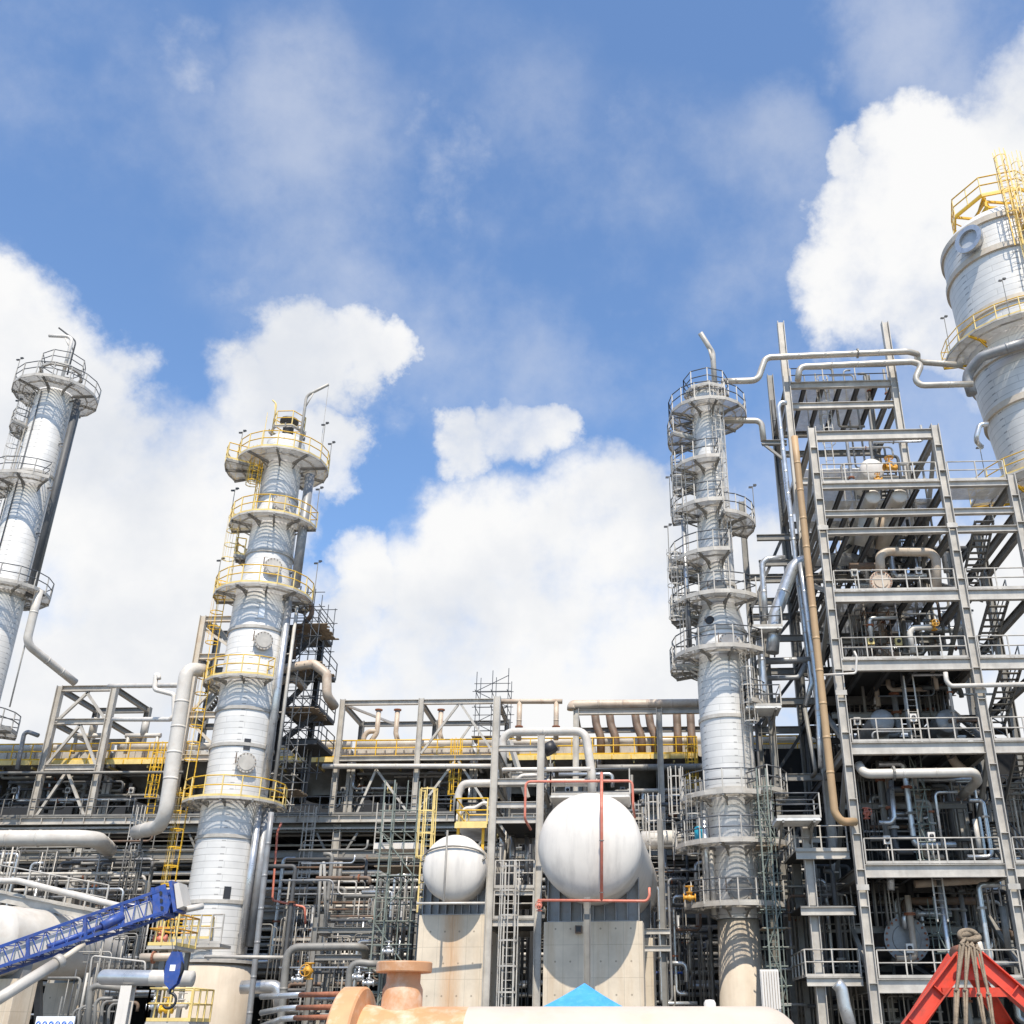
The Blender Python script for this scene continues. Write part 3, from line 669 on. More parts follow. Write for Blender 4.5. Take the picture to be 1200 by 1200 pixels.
# ---------------------------------------------------------------- pipes on the rack tiers
rx0, rx1 = rackx[0], rackx[-1]
n_ = 0
for i, (py, dia, m, Yo) in enumerate(sorted(((1007, 5, 'pipeW', .5), (1013, 3, 'gal', 1.5), (1022, 5, 'pipeW', .5), (1032, 4, 'galL', .6), (1041, 4, 'pipeW', .5), (1051, 3, 'gal', 1.2), (1062, 4, 'galL', .9), (978, 4, 'gal', .9), (990, 3, 'galL', 1.6), (1088, 5, 'galL', .5), (1098, 3, 'pipeW', .9), (1107, 5, 'gal', .7), (1119, 4, 'pipeW', .6), (1140, 4, 'gal', .8), (1152, 5, 'galL', .6), (1166, 5, 'gal', .9)))):
    z = zat(440, py, RY+Yo)
    pipe('rack_pipe', '%s %s pipe along the rack front, %s down from the deck' % ('slim' if dia < 4 else 'stout', {'pipeW': 'pale', 'gal': 'mid-grey', 'galL': 'light grey'}[m], ORD[i]), [(rx0, RY+Yo, z), (rx1+3, RY+Yo, z)], dia/2/18.8, m, 'pipes along the front of the rack')
rn = random.Random(3)
for t, zt in enumerate(tier):
    for k in range(9):
        r = rn.choice((.08, .1, .14, .2, .26)); y = RY+2.4+k*1.5
        pipe('rack_pipe', 'shaded pipe on the %s rack tier, %s row in from the front' % (('lowest', 'middle', 'top')[t], ORD[k]), [(rx0, y, zt+.22+r), (rx1+3, y, zt+.22+r)], r, rn.choice(('gal', 'galD', 'pipeG', 'galD')), 'shaded pipes inside the rack')  # dark colours deepen the shade under the deck
# upright drops in front of and inside the rack
def drops(label, px0, px1, n, Yr, py0, py1, seed, mats=('gal', 'gal', 'galD', 'pipeS', 'pipeG'), dia=(2.5, 5), hook=True, group='drop pipes'):  # default colours kept dark to paint in the shaded interior
    rn = random.Random(seed)
    for i in range(n):
        px = px0+(px1-px0)*(i+.2+.6*rn.random())/n; Y = rn.uniform(*Yr); a = rn.uniform(*py0); b = rn.uniform(*py1); d = rn.uniform(*dia)
        q = P(px, a, Y); zb = max(.3, P(px, b, Y).z); s = rn.choice((-1, 1)); L = rn.uniform(.4, 1.8)
        pts = [(q.x+s*L, Y, q.z), q, (q.x, Y, zb)] if hook and rn.random() < .75 else [q, (q.x, Y, zb)]
        if rn.random() < .5: pts.append((q.x+rn.choice((-1, 1))*rn.uniform(.5, 2), Y, zb))
        m = rn.choice(mats); ob = pipe('drop_pipe', shade(label % ORD[i], m), pts, d/2/ppm(q), m, group, bendr=.22, n=8, cat='drop pipe')
        k = 1 if len(pts) > 2 and abs(pts[0][2]-pts[1][2]) < .01 else 0
        for t in (.3, .62)[:rn.randint(0, 2)]: mid_flange(ob, pts[k], pts[k+1], d/2/ppm(q), t, rn.choice(('gal', 'rust', 'galL')))
drops('slim drop pipe under the deck between plain column and box frame, %s along', -5, 190, 12, (61, 67), (985, 1020), (1075, 1200), 1)
drops('slim drop pipe between the yellow-railed column and the smaller tank, %s along', 325, 480, 16, (55, 67), (1000, 1110), (1120, 1200), 2)
drops('slim drop pipe behind the smaller tank pier, %s along', 440, 498, 7, (52, 60), (1005, 1060), (1120, 1200), 4)
drops('slim drop pipe in the gap between the two tanks, %s along', 578, 630, 9, (51, 62), (960, 1040), (1090, 1200), 5)
drops('slim drop pipe between the larger tank and the slender column, %s along', 762, 830, 11, (55, 66), (960, 1100), (1120, 1200), 6)
drops('slim drop pipe on the deck behind the braced truss, %s along', 395, 570, 9, (70, 73), (905, 925), (940, 948), 8, dia=(3, 6))
drops('slim drop pipe on the deck behind the box frame, %s along', 5, 190, 9, (69, 73), (905, 920), (940, 948), 9, dia=(3, 6))
drops('slim drop pipe on the deck above the larger tank, %s along', 640, 815, 10, (65.5, 68), (905, 960), (960, 1040), 10, dia=(2.5, 6))
def runs(label, px0, px1, n, Yr, pyr, seed, mats=('gal', 'galL', 'pipeS', 'galD', 'brown', 'galD', 'pipeG'), dia=(2, 5), group='short cross runs'):  # dark steels repeated in the mix to paint interior shade
    rn = random.Random(seed)
    for i in range(n):
        Y = rn.uniform(*Yr); py = pyr[0]+(pyr[1]-pyr[0])*(i+rn.random())/n; a, b = sorted((rn.uniform(px0, px1), rn.uniform(px0, px1)))
        if b-a < (px1-px0)*.3: b = a+(px1-px0)*.35
        q, w = P(a, py, Y), P(b, py, Y); w.z = q.z; h = rn.choice((-1, 1))*rn.uniform(.3, 1.3)
        pts = [q, w, (w.x, Y, w.z+h)] if rn.random() < .6 else [(q.x, Y, q.z+h), q, w]
        d = rn.uniform(*dia)/2/ppm(q); m = rn.choice(mats); ob = pipe('branch_pipe', shade(label % ORD[i], m), pts, d, m, group, bendr=.25, n=8, cat='branch pipe')
        if rn.random() < .6: mid_flange(ob, q, w, d, rn.uniform(.2, .8), rn.choice(('gal', 'rust', 'galL')))
runs('level branch pipe below the deck near the plain column, %s down', -10, 195, 14, (58, 67), (1000, 1190), 11)
runs('level branch pipe between yellow-railed column and smaller tank, %s down', 310, 490, 18, (54, 67), (1000, 1195), 12)
runs('level branch pipe in the gap between the tanks, %s down', 576, 632, 12, (51, 60), (960, 1195), 13)
runs('level branch pipe between larger tank and slender column, %s down', 757, 840, 18, (56, 67), (960, 1195), 14, dia=(2, 6))

# railed gangways, ladders, trays and conduits that thicken the rack
for py, bays in ((1073, (-1, 0, 1, 2, 3, 4)), (1130, (-3, -2, -1, 1, 3)), (1001, (-3, -2, 1, 3))):
    z = zpy(RX, RY, py)
    for k in bays:
        xa = RX+BAY*k+.4; xb = xa+BAY-.8; rail_mb([(xa, RY-.35, z+.22), (xb, RY-.35, z+.22)], step=1.4, r=.026).build('railing', ['gal', 'gal'], rack)
def tray(label, px0, px1, py, Y, w=.5):
    a, b = P(px0, py, Y), P(px1, py, Y); b.z = a.z; o = thing('cable_tray', label, 'cable tray', (a+b)/2, 'cable trays'); mb = MB()
    for s in (0, w): mb.bar(a+Vector((0, s, .05)), b+Vector((0, s, .05)), .02, .12)
    n = int((b-a).length/.35)
    for i in range(n): x = a.x+(b.x-a.x)*(i+.5)/n; mb.bar((x, Y, a.z), (x, Y+w, a.z), .03)
    mb.build('ladder_rail', 'galL', o); c = MB()
    for i in range(4): c.tube([a+Vector((0, .08+.1*i, .04)), b+Vector((0, .08+.1*i, .04))], .03, 5)
    c.build('cable', 'black', o); return o
tray('cable tray below the deck between the tanks and the yellow-railed column', 318, 560, 972, RY-.3); tray('cable tray below the deck beside the plain column', -20, 205, 972, RY-.3); tray('cable tray above the larger tank beside the slender column', 700, 830, 965, RY-.4); tray('low cable tray between column skirt and smaller tank', 320, 488, 1102, 62)
for i, (px, y0_, y1_, Y, n, wh) in enumerate(((338, 1050, 1210, 60, 9, 'just past the yellow-railed column skirt'), (365, 1020, 1210, 62, 7, 'left of the rack leg near the red pipe'), (408, 1085, 1210, 55, 10, 'beneath the beam bridge'), (432, 1030, 1120, 58, 8, 'above the orange nozzle flange'), (462, 1040, 1130, 53, 9, 'at the foot of the green scaffold'), (480, 1000, 1125, 55, 7, 'beside the smaller tank pier'), (592, 965, 1075, 53, 7, 'under the floor of the ladder tower'), (614, 1040, 1200, 54, 9, 'behind the caged ladder between tanks'), (622, 965, 1060, 54, 6, 'against the larger tank'), (768, 1030, 1200, 57, 9, 'past the broad pier'), (788, 990, 1200, 60, 8, 'below the fat pale pipe end'), (808, 1075, 1200, 58, 9, 'in front of the slender column skirt'), (826, 1090, 1200, 59, 6, 'beside the slender column skirt'), (925, 985, 1200, 57, 9, 'between slender column and access tower'), (18, 985, 1060, 58, 7, 'at the picture edge above the sloping pipe'), (60, 990, 1070, 60, 8, 'under the stout pale pipe'), (120, 1000, 1080, 60, 8, 'above the middle of the boom'), (158, 990, 1075, 60, 8, 'above the boom head'), (130, 1090, 1205, 45, 10, 'behind the white stand'), (152, 1085, 1150, 47, 8, 'behind the silver jacketed pipe'), (180, 1060, 1140, 50, 8, 'behind the hook block'), (98, 1130, 1210, 42, 7, 'beside the cream tank pier'))):
    conduit_bank('bank of thin conduits '+wh, px, y0_, y1_, Y, n)
for i, (px, py0, py1, Y, wh) in enumerate(((442, 1000, 960, 66, 'under the deck near the green scaffold'), (352, 1075, 965, 67, 'under the deck beside the red pipe'), (752, 1120, 960, 66, 'behind the fat pale pipe end'), (145, 1065, 965, 66, 'under the deck above the boom'), (640, 948, 905, 66, 'on deck behind the hairpin pipe'))):
    a = P(px, py0, Y); o = ladder_mb(a, (a.x, Y, P(px, py1, Y).z), (0, -1, 0)).build('ladder', 'galL'); tag(o, 'pale caged ladder '+wh, 'ladder', 'pale ladders')
for i, px in enumerate((12, 75, 105, 150, 400, 425, 455, 505, 540, 640, 665, 730, 790)):
    instrument('small instrument stand on the rack deck, %s along' % ORD[i], P(px, 950, RY+.3)*1)
runs('slim level branch pipe under the deck near the plain column, %s down', -10, 195, 16, (60, 67.5), (985, 1100), 41, dia=(1.4, 3)); runs('slim level branch pipe before the rack near the smaller tank, %s down', 315, 492, 19, (52, 67), (985, 1195), 42, dia=(1.4, 3))
runs('slim level branch pipe right of the broad pier, %s down', 757, 835, 14, (54, 67), (950, 1195), 43, dia=(1.4, 3)); runs('slim level branch pipe on the deck behind the truss, %s down', 385, 575, 10, (RY+.5, RY+3), (905, 945), 44, dia=(2, 4))
runs('slim level branch pipe above the larger tank, %s down', 640, 820, 10, (64, 67), (905, 960), 45, dia=(2, 5)); runs('slim level branch pipe on the deck in the open tower, %s down', -5, 195, 10, (RY+.5, RY+3), (908, 945), 46, dia=(2, 4))
# ---------------------------------------------------------------- process columns
def davit(c, a, r, py, h, arm, th, m='galL', hook=0):
    p = c.at(a, r, c.z(py)); t = Vector((0, 0, 1)); mb = MB(); e = p+t*h
    mb.tube(bend([p, e, e+Vector(arm)], .5), th, 8); mb.tube([p+t*(h-1.0), e+Vector(arm)*.35], th*.5, 6)
    if hook: k = e+Vector(arm); mb.tube([k, k-t*hook], .018, 4)
    mb.build('davit', m, c.root)
# plain column at the picture's edge
A = Column('process_column', 'plain silver column with grey-railed platforms and a white davit, beside the big cloud', 36, 575, 63, [(1400, 27), (900, 26), (693, 24), (690, 23), (467, 20.5)], seams=(700, 560))
A.platform(464, 46, lights=(200,), step=22.5); A.platform(508, 38, 150, 235, lights=(190,)); A.platform(575, 50, 165, 320, lights=(195,)); A.platform(696, 50, -180, 180, step=22.5); A.platform(856, 52, 200, 400)
A.platform(438, 24, -180, 180, step=45, th=.1); davit(A, -50, 1.0, 458, 4.2, (-1.7, -.2, .0), .13, 'white'); davit(A, 20, .4, 438, 3.0, (-1.2, -.6, .8), .06, 'galD')
A.ladder(205, 575, 467, 'galL'); A.ladder(215, 690, 580, 'galL'); A.ladder(222, 850, 700, 'galL')
A.riser(-8, 700, 472, .22, 'galD', .55); A.riser(8, 700, 480, .12, 'gal', .5); A.riser(-125, 900, 470, .05, 'gal', .1, 'conduit'); A.riser(-100, 690, 470, .04, 'galD', .06, 'conduit')
q = A.at(-8, 2.6, A.z(700)); q2 = P(95, 806, 65)
pipe('overhead_pipe', 'grey pipe running down from the plain column to the open box frame', [q+Vector((0, 0, .3)), A.at(-8, 2.6, A.z(757)), P(88, 800, 66.4)], .26, 'pipeW', bendr=.8)
pipe('overhead_pipe', 'thin pale instrument line hanging down beside the plain column', [A.at(-4, 2.4, A.z(690)), A.at(-4, 2.4, A.z(830))], .05, 'galL')

# the yellow-railed column
B = Column('process_column', 'stout silver column with yellow rails, tan skirt and caged yellow ladders', 295, 800, 59, [(1128, 38.5), (1037, 37.4), (860, 35.3), (700, 33), (692, 28), (655, 26.5), (620, 25.5), (612, 22.5), (545, 21.5), (522, 21.5)], railc=('yellow', 'yelP'), seams=(1060, 985, 880, 838, 745, 655, 588))
zs = B.z(1128); rs = B.rad(zs)
MB().lathe((B.X, B.Y, 0), [(rs+.55, 0), (rs+.5, zs-.25), (rs+.05, zs)], 48).build('skirt', 'skirt', B.root)
MB().lathe((B.X, B.Y, 0), [(rs+.6, zs-.1), (rs+.6, zs+.05), (rs, zs+.07)], 48, smooth=False).build('skirt_ring', 'galL', B.root)
B.platform(548, 52, -180, 180, lights=(185, 30, -20)); B.platform(553, 64, 165, 215, step=12); B.platform(620, 50, -180, 0, lights=(190, -8)); B.platform(703, 56, -180, 45, lights=(185, 8)); B.platform(805, 53, -200, -45, lights=()); B.platform(944, 58, -190, 20); B.platform(1105, 62, -215, -75)
B.platform(507, 19, -180, 180, step=60, lights=()); B.platform(655, 40, 155, 205, lights=(180,))
davit(B, -25, 1.2, 530, 4.0, (1.5, -.3, .65), .10, 'galL', hook=4.5); davit(B, 215, 1.0, 512, 2.2, (-.3, 0, .3), .05, 'yelP')
zt = B.topz
mb = MB(); mb.lathe((B.X, B.Y, zt-.2), [(.35, 0), (.35, 1.3), (.6, 1.3), (.6, 1.5), (0, 1.5)], 16); mb.build('top_nozzle', 'galD', B.root)
B.ladder(215, 612, 552, 'yelP'); B.ladder(192, 697, 625, 'yelP', .5); B.ladder(200, 800, 706, 'yellow', .5); B.ladder(198, 940, 808, 'yellow', .6); B.ladder(197, 1090, 948, 'yellow', .7); B.ladder(196, 1090, 948, 'yelP', 1.2, False); B.ladder(204, 940, 808, 'yelP', 1.0, False); B.ladder(204, 800, 706, 'yellow', .9, False); B.ladder(228, 612, 552, 'yellow', .3); B.ladder(200, 540, 505, 'yelP', cage=False)
B.riser(-22, 930, 700, .22, 'pipeS', .25); B.riser(-28, 1120, 948, .2, 'pipeS', .3); B.riser(-12, 930, 715, .10, 'galL', .6); B.riser(-8, 690, 560, .3, 'pipeG', .5); B.riser(0, 690, 560, .14, 'galD', .4); B.riser(-12, 1110, 950, .28, 'pipeG', .35)
for yy in (600, 675, 765, 905): B.nozzle(-60, yy-3 if yy > 700 else yy, .45, .3, 'galL')
for yy, a in ((880, -62), (730, -70), (1050, -60)):
    z = B.z(yy); r = B.rad(z); MB().bar(B.at(a, r+.02, z-.3), B.at(a, r+.02, z+.3), .35, .06, (math.cos(R(a)), math.sin(R(a)), 0)).build('name_plate', 'black' if yy != 730 else 'signW', B.root)
# braced stair tower behind it with a tan post
x0 = P(236, 740, 69).x; x1 = P(275, 740, 69).x
fr = frame3('stair_tower', 'narrow braced steel tower with a tan post behind the yellow-railed column', [x0, x1+.9], [69, 72], DZ+.06, zat(236, 722, 69), [zat(236, y, 69) for y in (726, 770, 838, 888)], m='cream', w=.42,
       braces=[((x0, 69.3, zat(236, 735, 69)), (x1+.5, 69.3, zat(236, 765, 69))), ((x1+.5, 69.3, zat(236, 775, 69)), (x0, 69.3, zat(236, 835, 69))), ((x1+.5, 69.3, zat(236, 885, 69)), (x0, 69.3, zat(236, 842, 69)))])
for (ya, yb), k in (((838, 775), 1), ((770, 728), -1)):
    a = Vector((x0+.6 if k > 0 else x1+.4, 70, zat(236, ya, 69))); b = Vector((x1+.4 if k > 0 else x0+.6, 70, zat(236, yb, 69))); stair_mb(a, b, .8).build('stair_flight', 'gal', fr)
# scaffolded pipe bridge on its other side
s1 = scaffold('tall scaffold with dark board decks against the yellow-railed column', P(345, 800, 61).x, P(372, 800, 61).x, 60, 63, zat(358, 905, 61), zat(358, 712, 61), 3, 1.9, [zat(358, y, 61) for y in (738, 782, 835)], 'rail', True, 5)
s2 = scaffold('low scaffold of pale tubes beside the foot of the yellow-railed column', P(318, 950, 62).x, P(346, 950, 62).x, 61, 63, DZ-1.0, zat(330, 880, 62), 2, 1.7, [zat(330, 930, 62)], 'galL', False, 6)
def dk_shape():
    o = thing('pipe_gantry', 'dark stepped gantry carrying beige pipes off the yellow-railed column', 'gantry', (P(352, 800, 62).x, 63, DZ))
    for i, (ya, xw) in enumerate(((735, 372), (778, 376), (830, 374), (868, 372))):
        a, b = P(330, ya, 61.5), P(xw, ya, 61.5)
        MB().box((a.x, 61.5, a.z-.15), (b.x, 65, a.z)).build('floor', 'grate', o); MB().ibeam((a.x, 61.4, a.z-.1), (b.x, 61.4, a.z-.1), .2, .35, .03).build('beam', 'galD', o)
        rail_mb([(a.x, 61.5, a.z), (b.x, 61.5, a.z), (b.x, 65, a.z)]).build('railing', ['rail', 'rail'], o)
        if i: MB().bar((a.x, 61.6, a.z), (b.x-.3, 61.6, P(330, (735, 778, 830, 868)[i-1], 61.5).z-.4), .2, .3).build('brace', 'galD', o)
    for px in (331, 368): a = P(px, 800, 63); MB().ibeam((a.x, 63.5, DZ), (a.x, 63.5, zat(px, 735, 63)), .3, .3, .03, (1, 0, 0)).build('post', 'galD', o)
    return o
dk_shape()
pp('thick beige pipe leaving the yellow-railed column and dropping in a swan neck', [(318, 786, 60), (368, 778, 60), (383, 790, 60), (383, 815, 60), (392, 828, 61)], 11, 'pipeB', bendr=.45, n=16)
pp('stubby beige pipe beneath the swan neck pipe at the yellow-railed column', [(318, 800, 60.5), (346, 795, 60.5), (356, 806, 61.5)], 10, 'pipeB', bendr=.4, n=16)
pp('brown pipe bracket line curling off the third yellow platform', [(340, 690, 60), (364, 705, 60), (366, 720, 60), (345, 745, 61), (344, 772, 61)], 6, 'brown', bendr=.4)
# big vertical grey pipe
pp('big pale grey pipe arching from the yellow-railed column and sweeping away at the deck', [(238, 786, 58), (219, 783, 57), (192, 968, 57), (160, 975, 60)], 17, 'pipeW', bendr=1.0, n=20)
pp('white pipe running level from the box frame to the big vertical pipe', [(128, 804, 66), (216, 803, 59)], 6, 'pipeW')
pp('white pipe with an upward hook beside the big vertical pipe', [(186, 796, 59), (186, 792, 59), (183, 790, 59), (181, 808, 59), (204, 814, 59), (204, 838, 59), (200, 843, 59), (133, 843, 64)], 5.5, 'white', bendr=.25)
pp('slim grey line strapped along the big vertical pipe', [(204, 838, 58.5), (193, 905, 58.5), (190, 960, 58.5)], 3, 'galL')
pp('stout pale pipe lying level below the deck at the picture edge', [(-60, 983, 56), (112, 982, 56), (128, 996, 62)], 19, 'pipeW', bendr=1.0, n=20)
for i, px in enumerate((107, 168)):
    a = P(px, 862, RY+.5); o = thing('manifold', 'white tee-shaped manifold on the coolers, %s' % ('inside the box frame' if i == 0 else 'beside the white pipe with a hook'), 'manifold', a, 'cooler manifolds')
    MB().tube([a+Vector((-1.2, 0, 0)), a+Vector((1.2, 0, 0))], .16, 10).build('header', 'pipeW', o); MB().tube([a, a+Vector((0, 0, 1.2))], .22, 10).build('riser', 'pipeW', o)
    for k in (-1, 1): MB().tube([a+Vector((k, 0, 0)), a+Vector((k, 0, -1.2))], .13, 8).build('branch', 'galL', o)
pp('hooked grey pipe standing on the deck behind the plain column', [(20, 902, RY-.5), (29, 856, RY-.5), (45, 862, RY-.5)], 5, 'pipeG', bendr=.25)

# the slender column
C = Column('process_column', 'slender silver column widening below mid-height, ringed by grey platforms, on a concrete skirt', 849, 815, 55, [(1078, 26), (950, 27.5), (932, 31), (800, 30.5), (746, 29.5), (702, 20.5), (600, 19.5), (486, 18), (462, 17.5)], seams=(930, 846, 745, 690, 480), topdome=.35)
zs = C.z(1078); rs = C.rad(zs)
MB().lathe((C.X, C.Y, 0), [(rs+.1, 0), (rs-.08, zs-.02), (0, zs-.02)], 48).build('skirt', 'skirt', C.root)
C.platform(489, 45, -180, 180, lights=(100,), step=22.5); C.platform(517, 48, 150, 208, step=15); C.platform(556, 47, 168, 278, lights=(200,)); C.platform(568, 46, 150, 190, step=15); C.platform(606, 49, 165, 278, lights=(185,)); C.platform(618, 47, -80, 30, lights=(0,))
C.platform(664, 54, 165, 282, lights=(180,)); C.platform(672, 56, 150, 188, step=15); C.platform(712, 54, 165, 318, lights=(200,)); C.platform(722, 57, 150, 190, step=15); C.platform(774, 58, 160, 318); C.platform(784, 61, 150, 195, step=15); C.platform(832, 52, -60, 20); C.platform(938, 58, 170, 300); C.platform(934, 66, -55, 10); C.platform(994, 68, 170, 335); C.platform(1064, 62, 170, 325)
C.platform(463, 26, -180, 180, step=45)
davit(C, -30, .6, 463, 2.9, (-.75, -.6, 1.1), .17, 'galL')
C.ladder(-72, 700, 482, 'galL', .15); C.ladder(-55, 905, 780, 'galL', .2); C.ladder(-48, 1060, 940, 'galL', .2); C.ladder(205, 660, 560, 'galL', .9); C.ladder(200, 775, 670, 'galL', .9); C.ladder(210, 1060, 940, 'galL', .7)
C.riser(-20, 1075, 780, .07, 'galD', .2, 'conduit'); C.riser(205, 770, 610, .14, 'pipeS', .6); C.riser(212, 1060, 945, .2, 'pipeS', .5); C.riser(216, 770, 700, .1, 'galD', .8); C.riser(222, 1075, 1000, .12, 'galL', .5)
C.nozzle(-95, 700, .42, .3, 'gal'); C.nozzle(-80, 764, .45, .3, 'pipeG'); C.nozzle(-88, 1046, .5, .35, 'gal'); C.nozzle(-120, 735, .2, .1, 'black')
# small side vessels on platforms, right of the slender column
def standp(label, p, w, d, m=('rail', 'galL'), nm='side_platform'):
    o = thing(nm, label, 'platform', p, 'bracketed side platforms'); x, y, z = p
    MB().box((x-w/2, y-d/2, z-.12), (x+w/2, y+d/2, z)).build('floor', 'soffit', o)
    rail_mb([(x-w/2, y-d/2, z), (x+w/2, y-d/2, z), (x+w/2, y+d/2, z), (x-w/2, y+d/2, z)], closed=True).build('railing', list(m), o)
    b = MB()
    for s in (-1, 1): b.bar((x+s*w*.35, y-d/2, z-.15), (x+s*w*.35, y+d/2+.6, z-.15), .1, .12); b.bar((x+s*w*.35, y+d/2+.5, z-1.0), (x+s*w*.35, y-d*.2, z-.2), .08)
    b.build('bracket', 'gal', o); return o
standp('small railed platform beside the widening part of the slender column', P(897, 740, 54), 1.6, 1.6); standp('small railed platform on the thick standing pipe below the widening', P(893, 832, 54), 1.8, 1.6)
standp('small railed platform with an orange box beside the tan pipe', P(933, 962, 50), 2.0, 1.6)
pp('silver pipe arching up from beside the slender column to the frame, inner of two', [(897, 725, 54.3), (893, 660, 54.3), (899, 655, 54.3), (920, 654, 54.3)], 7, 'pipeS', bendr=.4)
pp('thick silver pipe curving up from the slender column into the frame', [(905, 765, 54), (908, 722, 54), (931, 660, 54), (960, 655, 54), (1005, 656, 55), (1016, 668, 55)], 15, 'pipeS', bendr=.9, n=20)
pp('standing grey pipe at the side of the slender column below the widening', [(890, 740, 54), (895, 808, 54), (896, 830, 54)], 9, 'pipeS', n=16)
pp('grey cross pipe from the tall frame to the slender column, upper of two', [(897, 775, 55), (955, 773, 55)], 8, 'pipeG'); pp('grey cross pipe from the tall frame to the slender column, lower of two', [(899, 795, 55), (936, 794, 55), (944, 778, 55)], 6, 'pipeG', bendr=.3)
pp('silver pipe rising from the slender column top over the tall frame', [(845, 447, 55.2), (888, 446, 55), (897, 419, 55), (1064, 412, 55), (1075, 415, 55.5), (1075, 424, 57), (1128, 428, 57)], 7.5, 'pipeC', bendr=.55, flanges=[(P(1005, 414, 55), (1, 0, 0))], n=14)
pp('silver pipe from the slender column shoulder to a bracket on the tall frame', [(848, 493, 55), (892, 493, 55), (895, 517, 55)], 7, 'pipeC', bendr=.4, n=14)
o = MB(); a, b = P(893, 519, 55), P(922, 519, 55); o.ibeam(a, b, .25, .3, .03); o.bar(a, P(920, 540, 55), .14); tag(o.build('bracket_arm', 'gal'), 'steel bracket arm holding a silver pipe off the tall frame', 'bracket')
scaffold('tall greenish scaffold tower at the side of the slender column', P(893, 1050, 53).x, P(910, 1050, 53).x, 52, 53.4, 0, zat(905, 930, 53), 2, 1.6, [zat(900, y, 53) for y in (995, 1090)], 'green', True, 8)

# the broad column with yellow platforms beyond the tall frame
D = Column('process_column', 'broad silver column with dome top and yellow platforms rising beyond the tall frame', 1186, 330, 58, [(1500, 58), (608, 55), (571, 55), (517, 60), (461, 66), (418, 70), (330, 71), (296, 70)], m='cladbig', railc=('yellow', 'yelP'), seams=(560, 490, 440, 388, 330, 296), ringm='cream', ringw=.16, n=72, topdome=.55)
D.platform(418, 96, -190, 10, step=15, lights=(190, -120), brm='yellow'); D.platform(583, 100, -190, 10, step=15, lights=(200,), brm='yellow')
z = D.z(313); r = D.rad(z); ax = D.at(-140, 1, 0)-D.at(-140, 0, 0); p = D.at(-140, r-.25, z)
MB().lathe(p, [(.75, 0), (.75, .6), (.98, .6), (.98, .85), (.66, .85), (.66, .62)], 32, ax, smooth=False).m(1).lathe(p, [(.66, .61), (0, .63)], 32, ax).build('manway', ['pipeS', 'glass'], D.root)
zt = D.topz
top = MB(); w = 2.1
for i in range(4):
    a = R(45+90*i+8); b = R(45+90*(i+1)+8)
    pa = Vector((D.X+w*1.2*math.cos(a), D.Y+w*1.2*math.sin(a), 0)); pb = Vector((D.X+w*1.2*math.cos(b), D.Y+w*1.2*math.sin(b), 0))
    for h in (.5, 1.0): top.bar(pa+Vector((0, 0, zt+h-.5)), pb+Vector((0, 0, zt+h-.5)), .13, .16)
    top.bar(pa+Vector((0, 0, zt-2.2)), pa+Vector((0, 0, zt+1.2)), .16, .16); top.bar(pa+Vector((0, 0, zt-.8)), pb+Vector((0, 0, zt+1)), .14)
top.build('top_frame', 'yellow', D.root)
pts = [D.at(53+45*i, 3.1, zt+.7) for i in range(8)]; mb = MB()
for a, b in zip(pts, pts[1:]+pts[:1]): mb.m(0).bar(a-Vector((0, 0, .1)), b-Vector((0, 0, .1)), .12, .2); mb.bar(a-Vector((0, 0, .1)), Vector((D.X, D.Y, zt+.5)), .12, .16)
rail_mb(pts, closed=True, h=1.5, r=.05, step=1.0, mb=mb.m(0)); mb.build('top_platform', ['yellow', 'yelP'], D.root)
D.ladder(-98, 415, 290, 'yelP', .3); D.ladder(-104, 340, 252, 'yellow', .7); D.ladder(-93, 310, 256, 'yelP', .6)
p = D.at(-86, D.rad(D.z(315))+.6, D.z(318)); mb = MB(); mb.box((p.x-.9, p.y-.8, p.z-.1), (p.x+.9, p.y+.5, p.z)); rail_mb([(p.x-.9, p.y-.8, p.z), (p.x+.9, p.y-.8, p.z), (p.x+.9, p.y+.5, p.z), (p.x-.9, p.y+.5, p.z)], closed=True, mb=mb); mb.build('landing', ['yellow', 'yelP'], D.root)
pp('silver pipe stepping down and running into the broad column', [(935, 446, 55), (937, 430, 55), (1068, 424, 55), (1080, 427, 55), (1069, 452, 55), (1140, 450, 55)], 7.5, 'pipeC', bendr=.45, n=14)
q1, q2 = D.at(-150, D.rad(D.z(430))+.4, D.z(432)), D.at(-128, D.rad(D.z(430))+.5, D.z(425))
pipe('overhead_pipe', 'grey pipe bent round the neck of the broad column under its platform', [P(1139, 462, 56), P(1132, 440, 56), P(1150, 418, 55), P(1205, 400, 54)], .33, 'pipeG', bendr=.8)
pp('short silver elbow beside the yellow platform of the broad column', [(1158, 497, 55), (1148, 498, 55), (1143, 516, 55), (1150, 524, 56)], 6, 'pipeS', bendr=.3)
# ---------------------------------------------------------------- the tall equipment frame
FY = 50.0; X1 = P(989, 850, FY).x; X2 = P(1145, 795, FY).x; X3 = X2+3.5; FY2, FY3 = FY+6, FY+12
FL = [(693, 1), (773, 1), (870, 1), (1013, 1), (1147, 1)]
fz = lambda py: zpy((X1+X2)/2, FY, py)
tall = thing('equipment_tower', 'tall many-storeyed grey steel frame full of vessels and pipes beside the slender column', 'steel frame', ((X1+X3)/2, FY+6, 0))
zt1 = fz(500)
def hcol(x, y, z0, z1, w=.42, m='galL'):
    mb = MB().ibeam((x, y, z0), (x, y, z1), w, w, .04, (1, 0, 0))
    if y == FY:
        z = z0+.5
        while z < z1: mb.box((x-w/2+.04, y-w/2+.02, z), (x+w/2-.04, y-.021, z+.03)); z += 1.55
    mb.build('post', m, tall)
U1t, U2t = P(917, 378, FY2).z, P(1035, 378, FY2).z
for x, z1 in ((X1, zt1), (X2, zt1), (X3, fz(560))): hcol(x, FY, 0, z1)
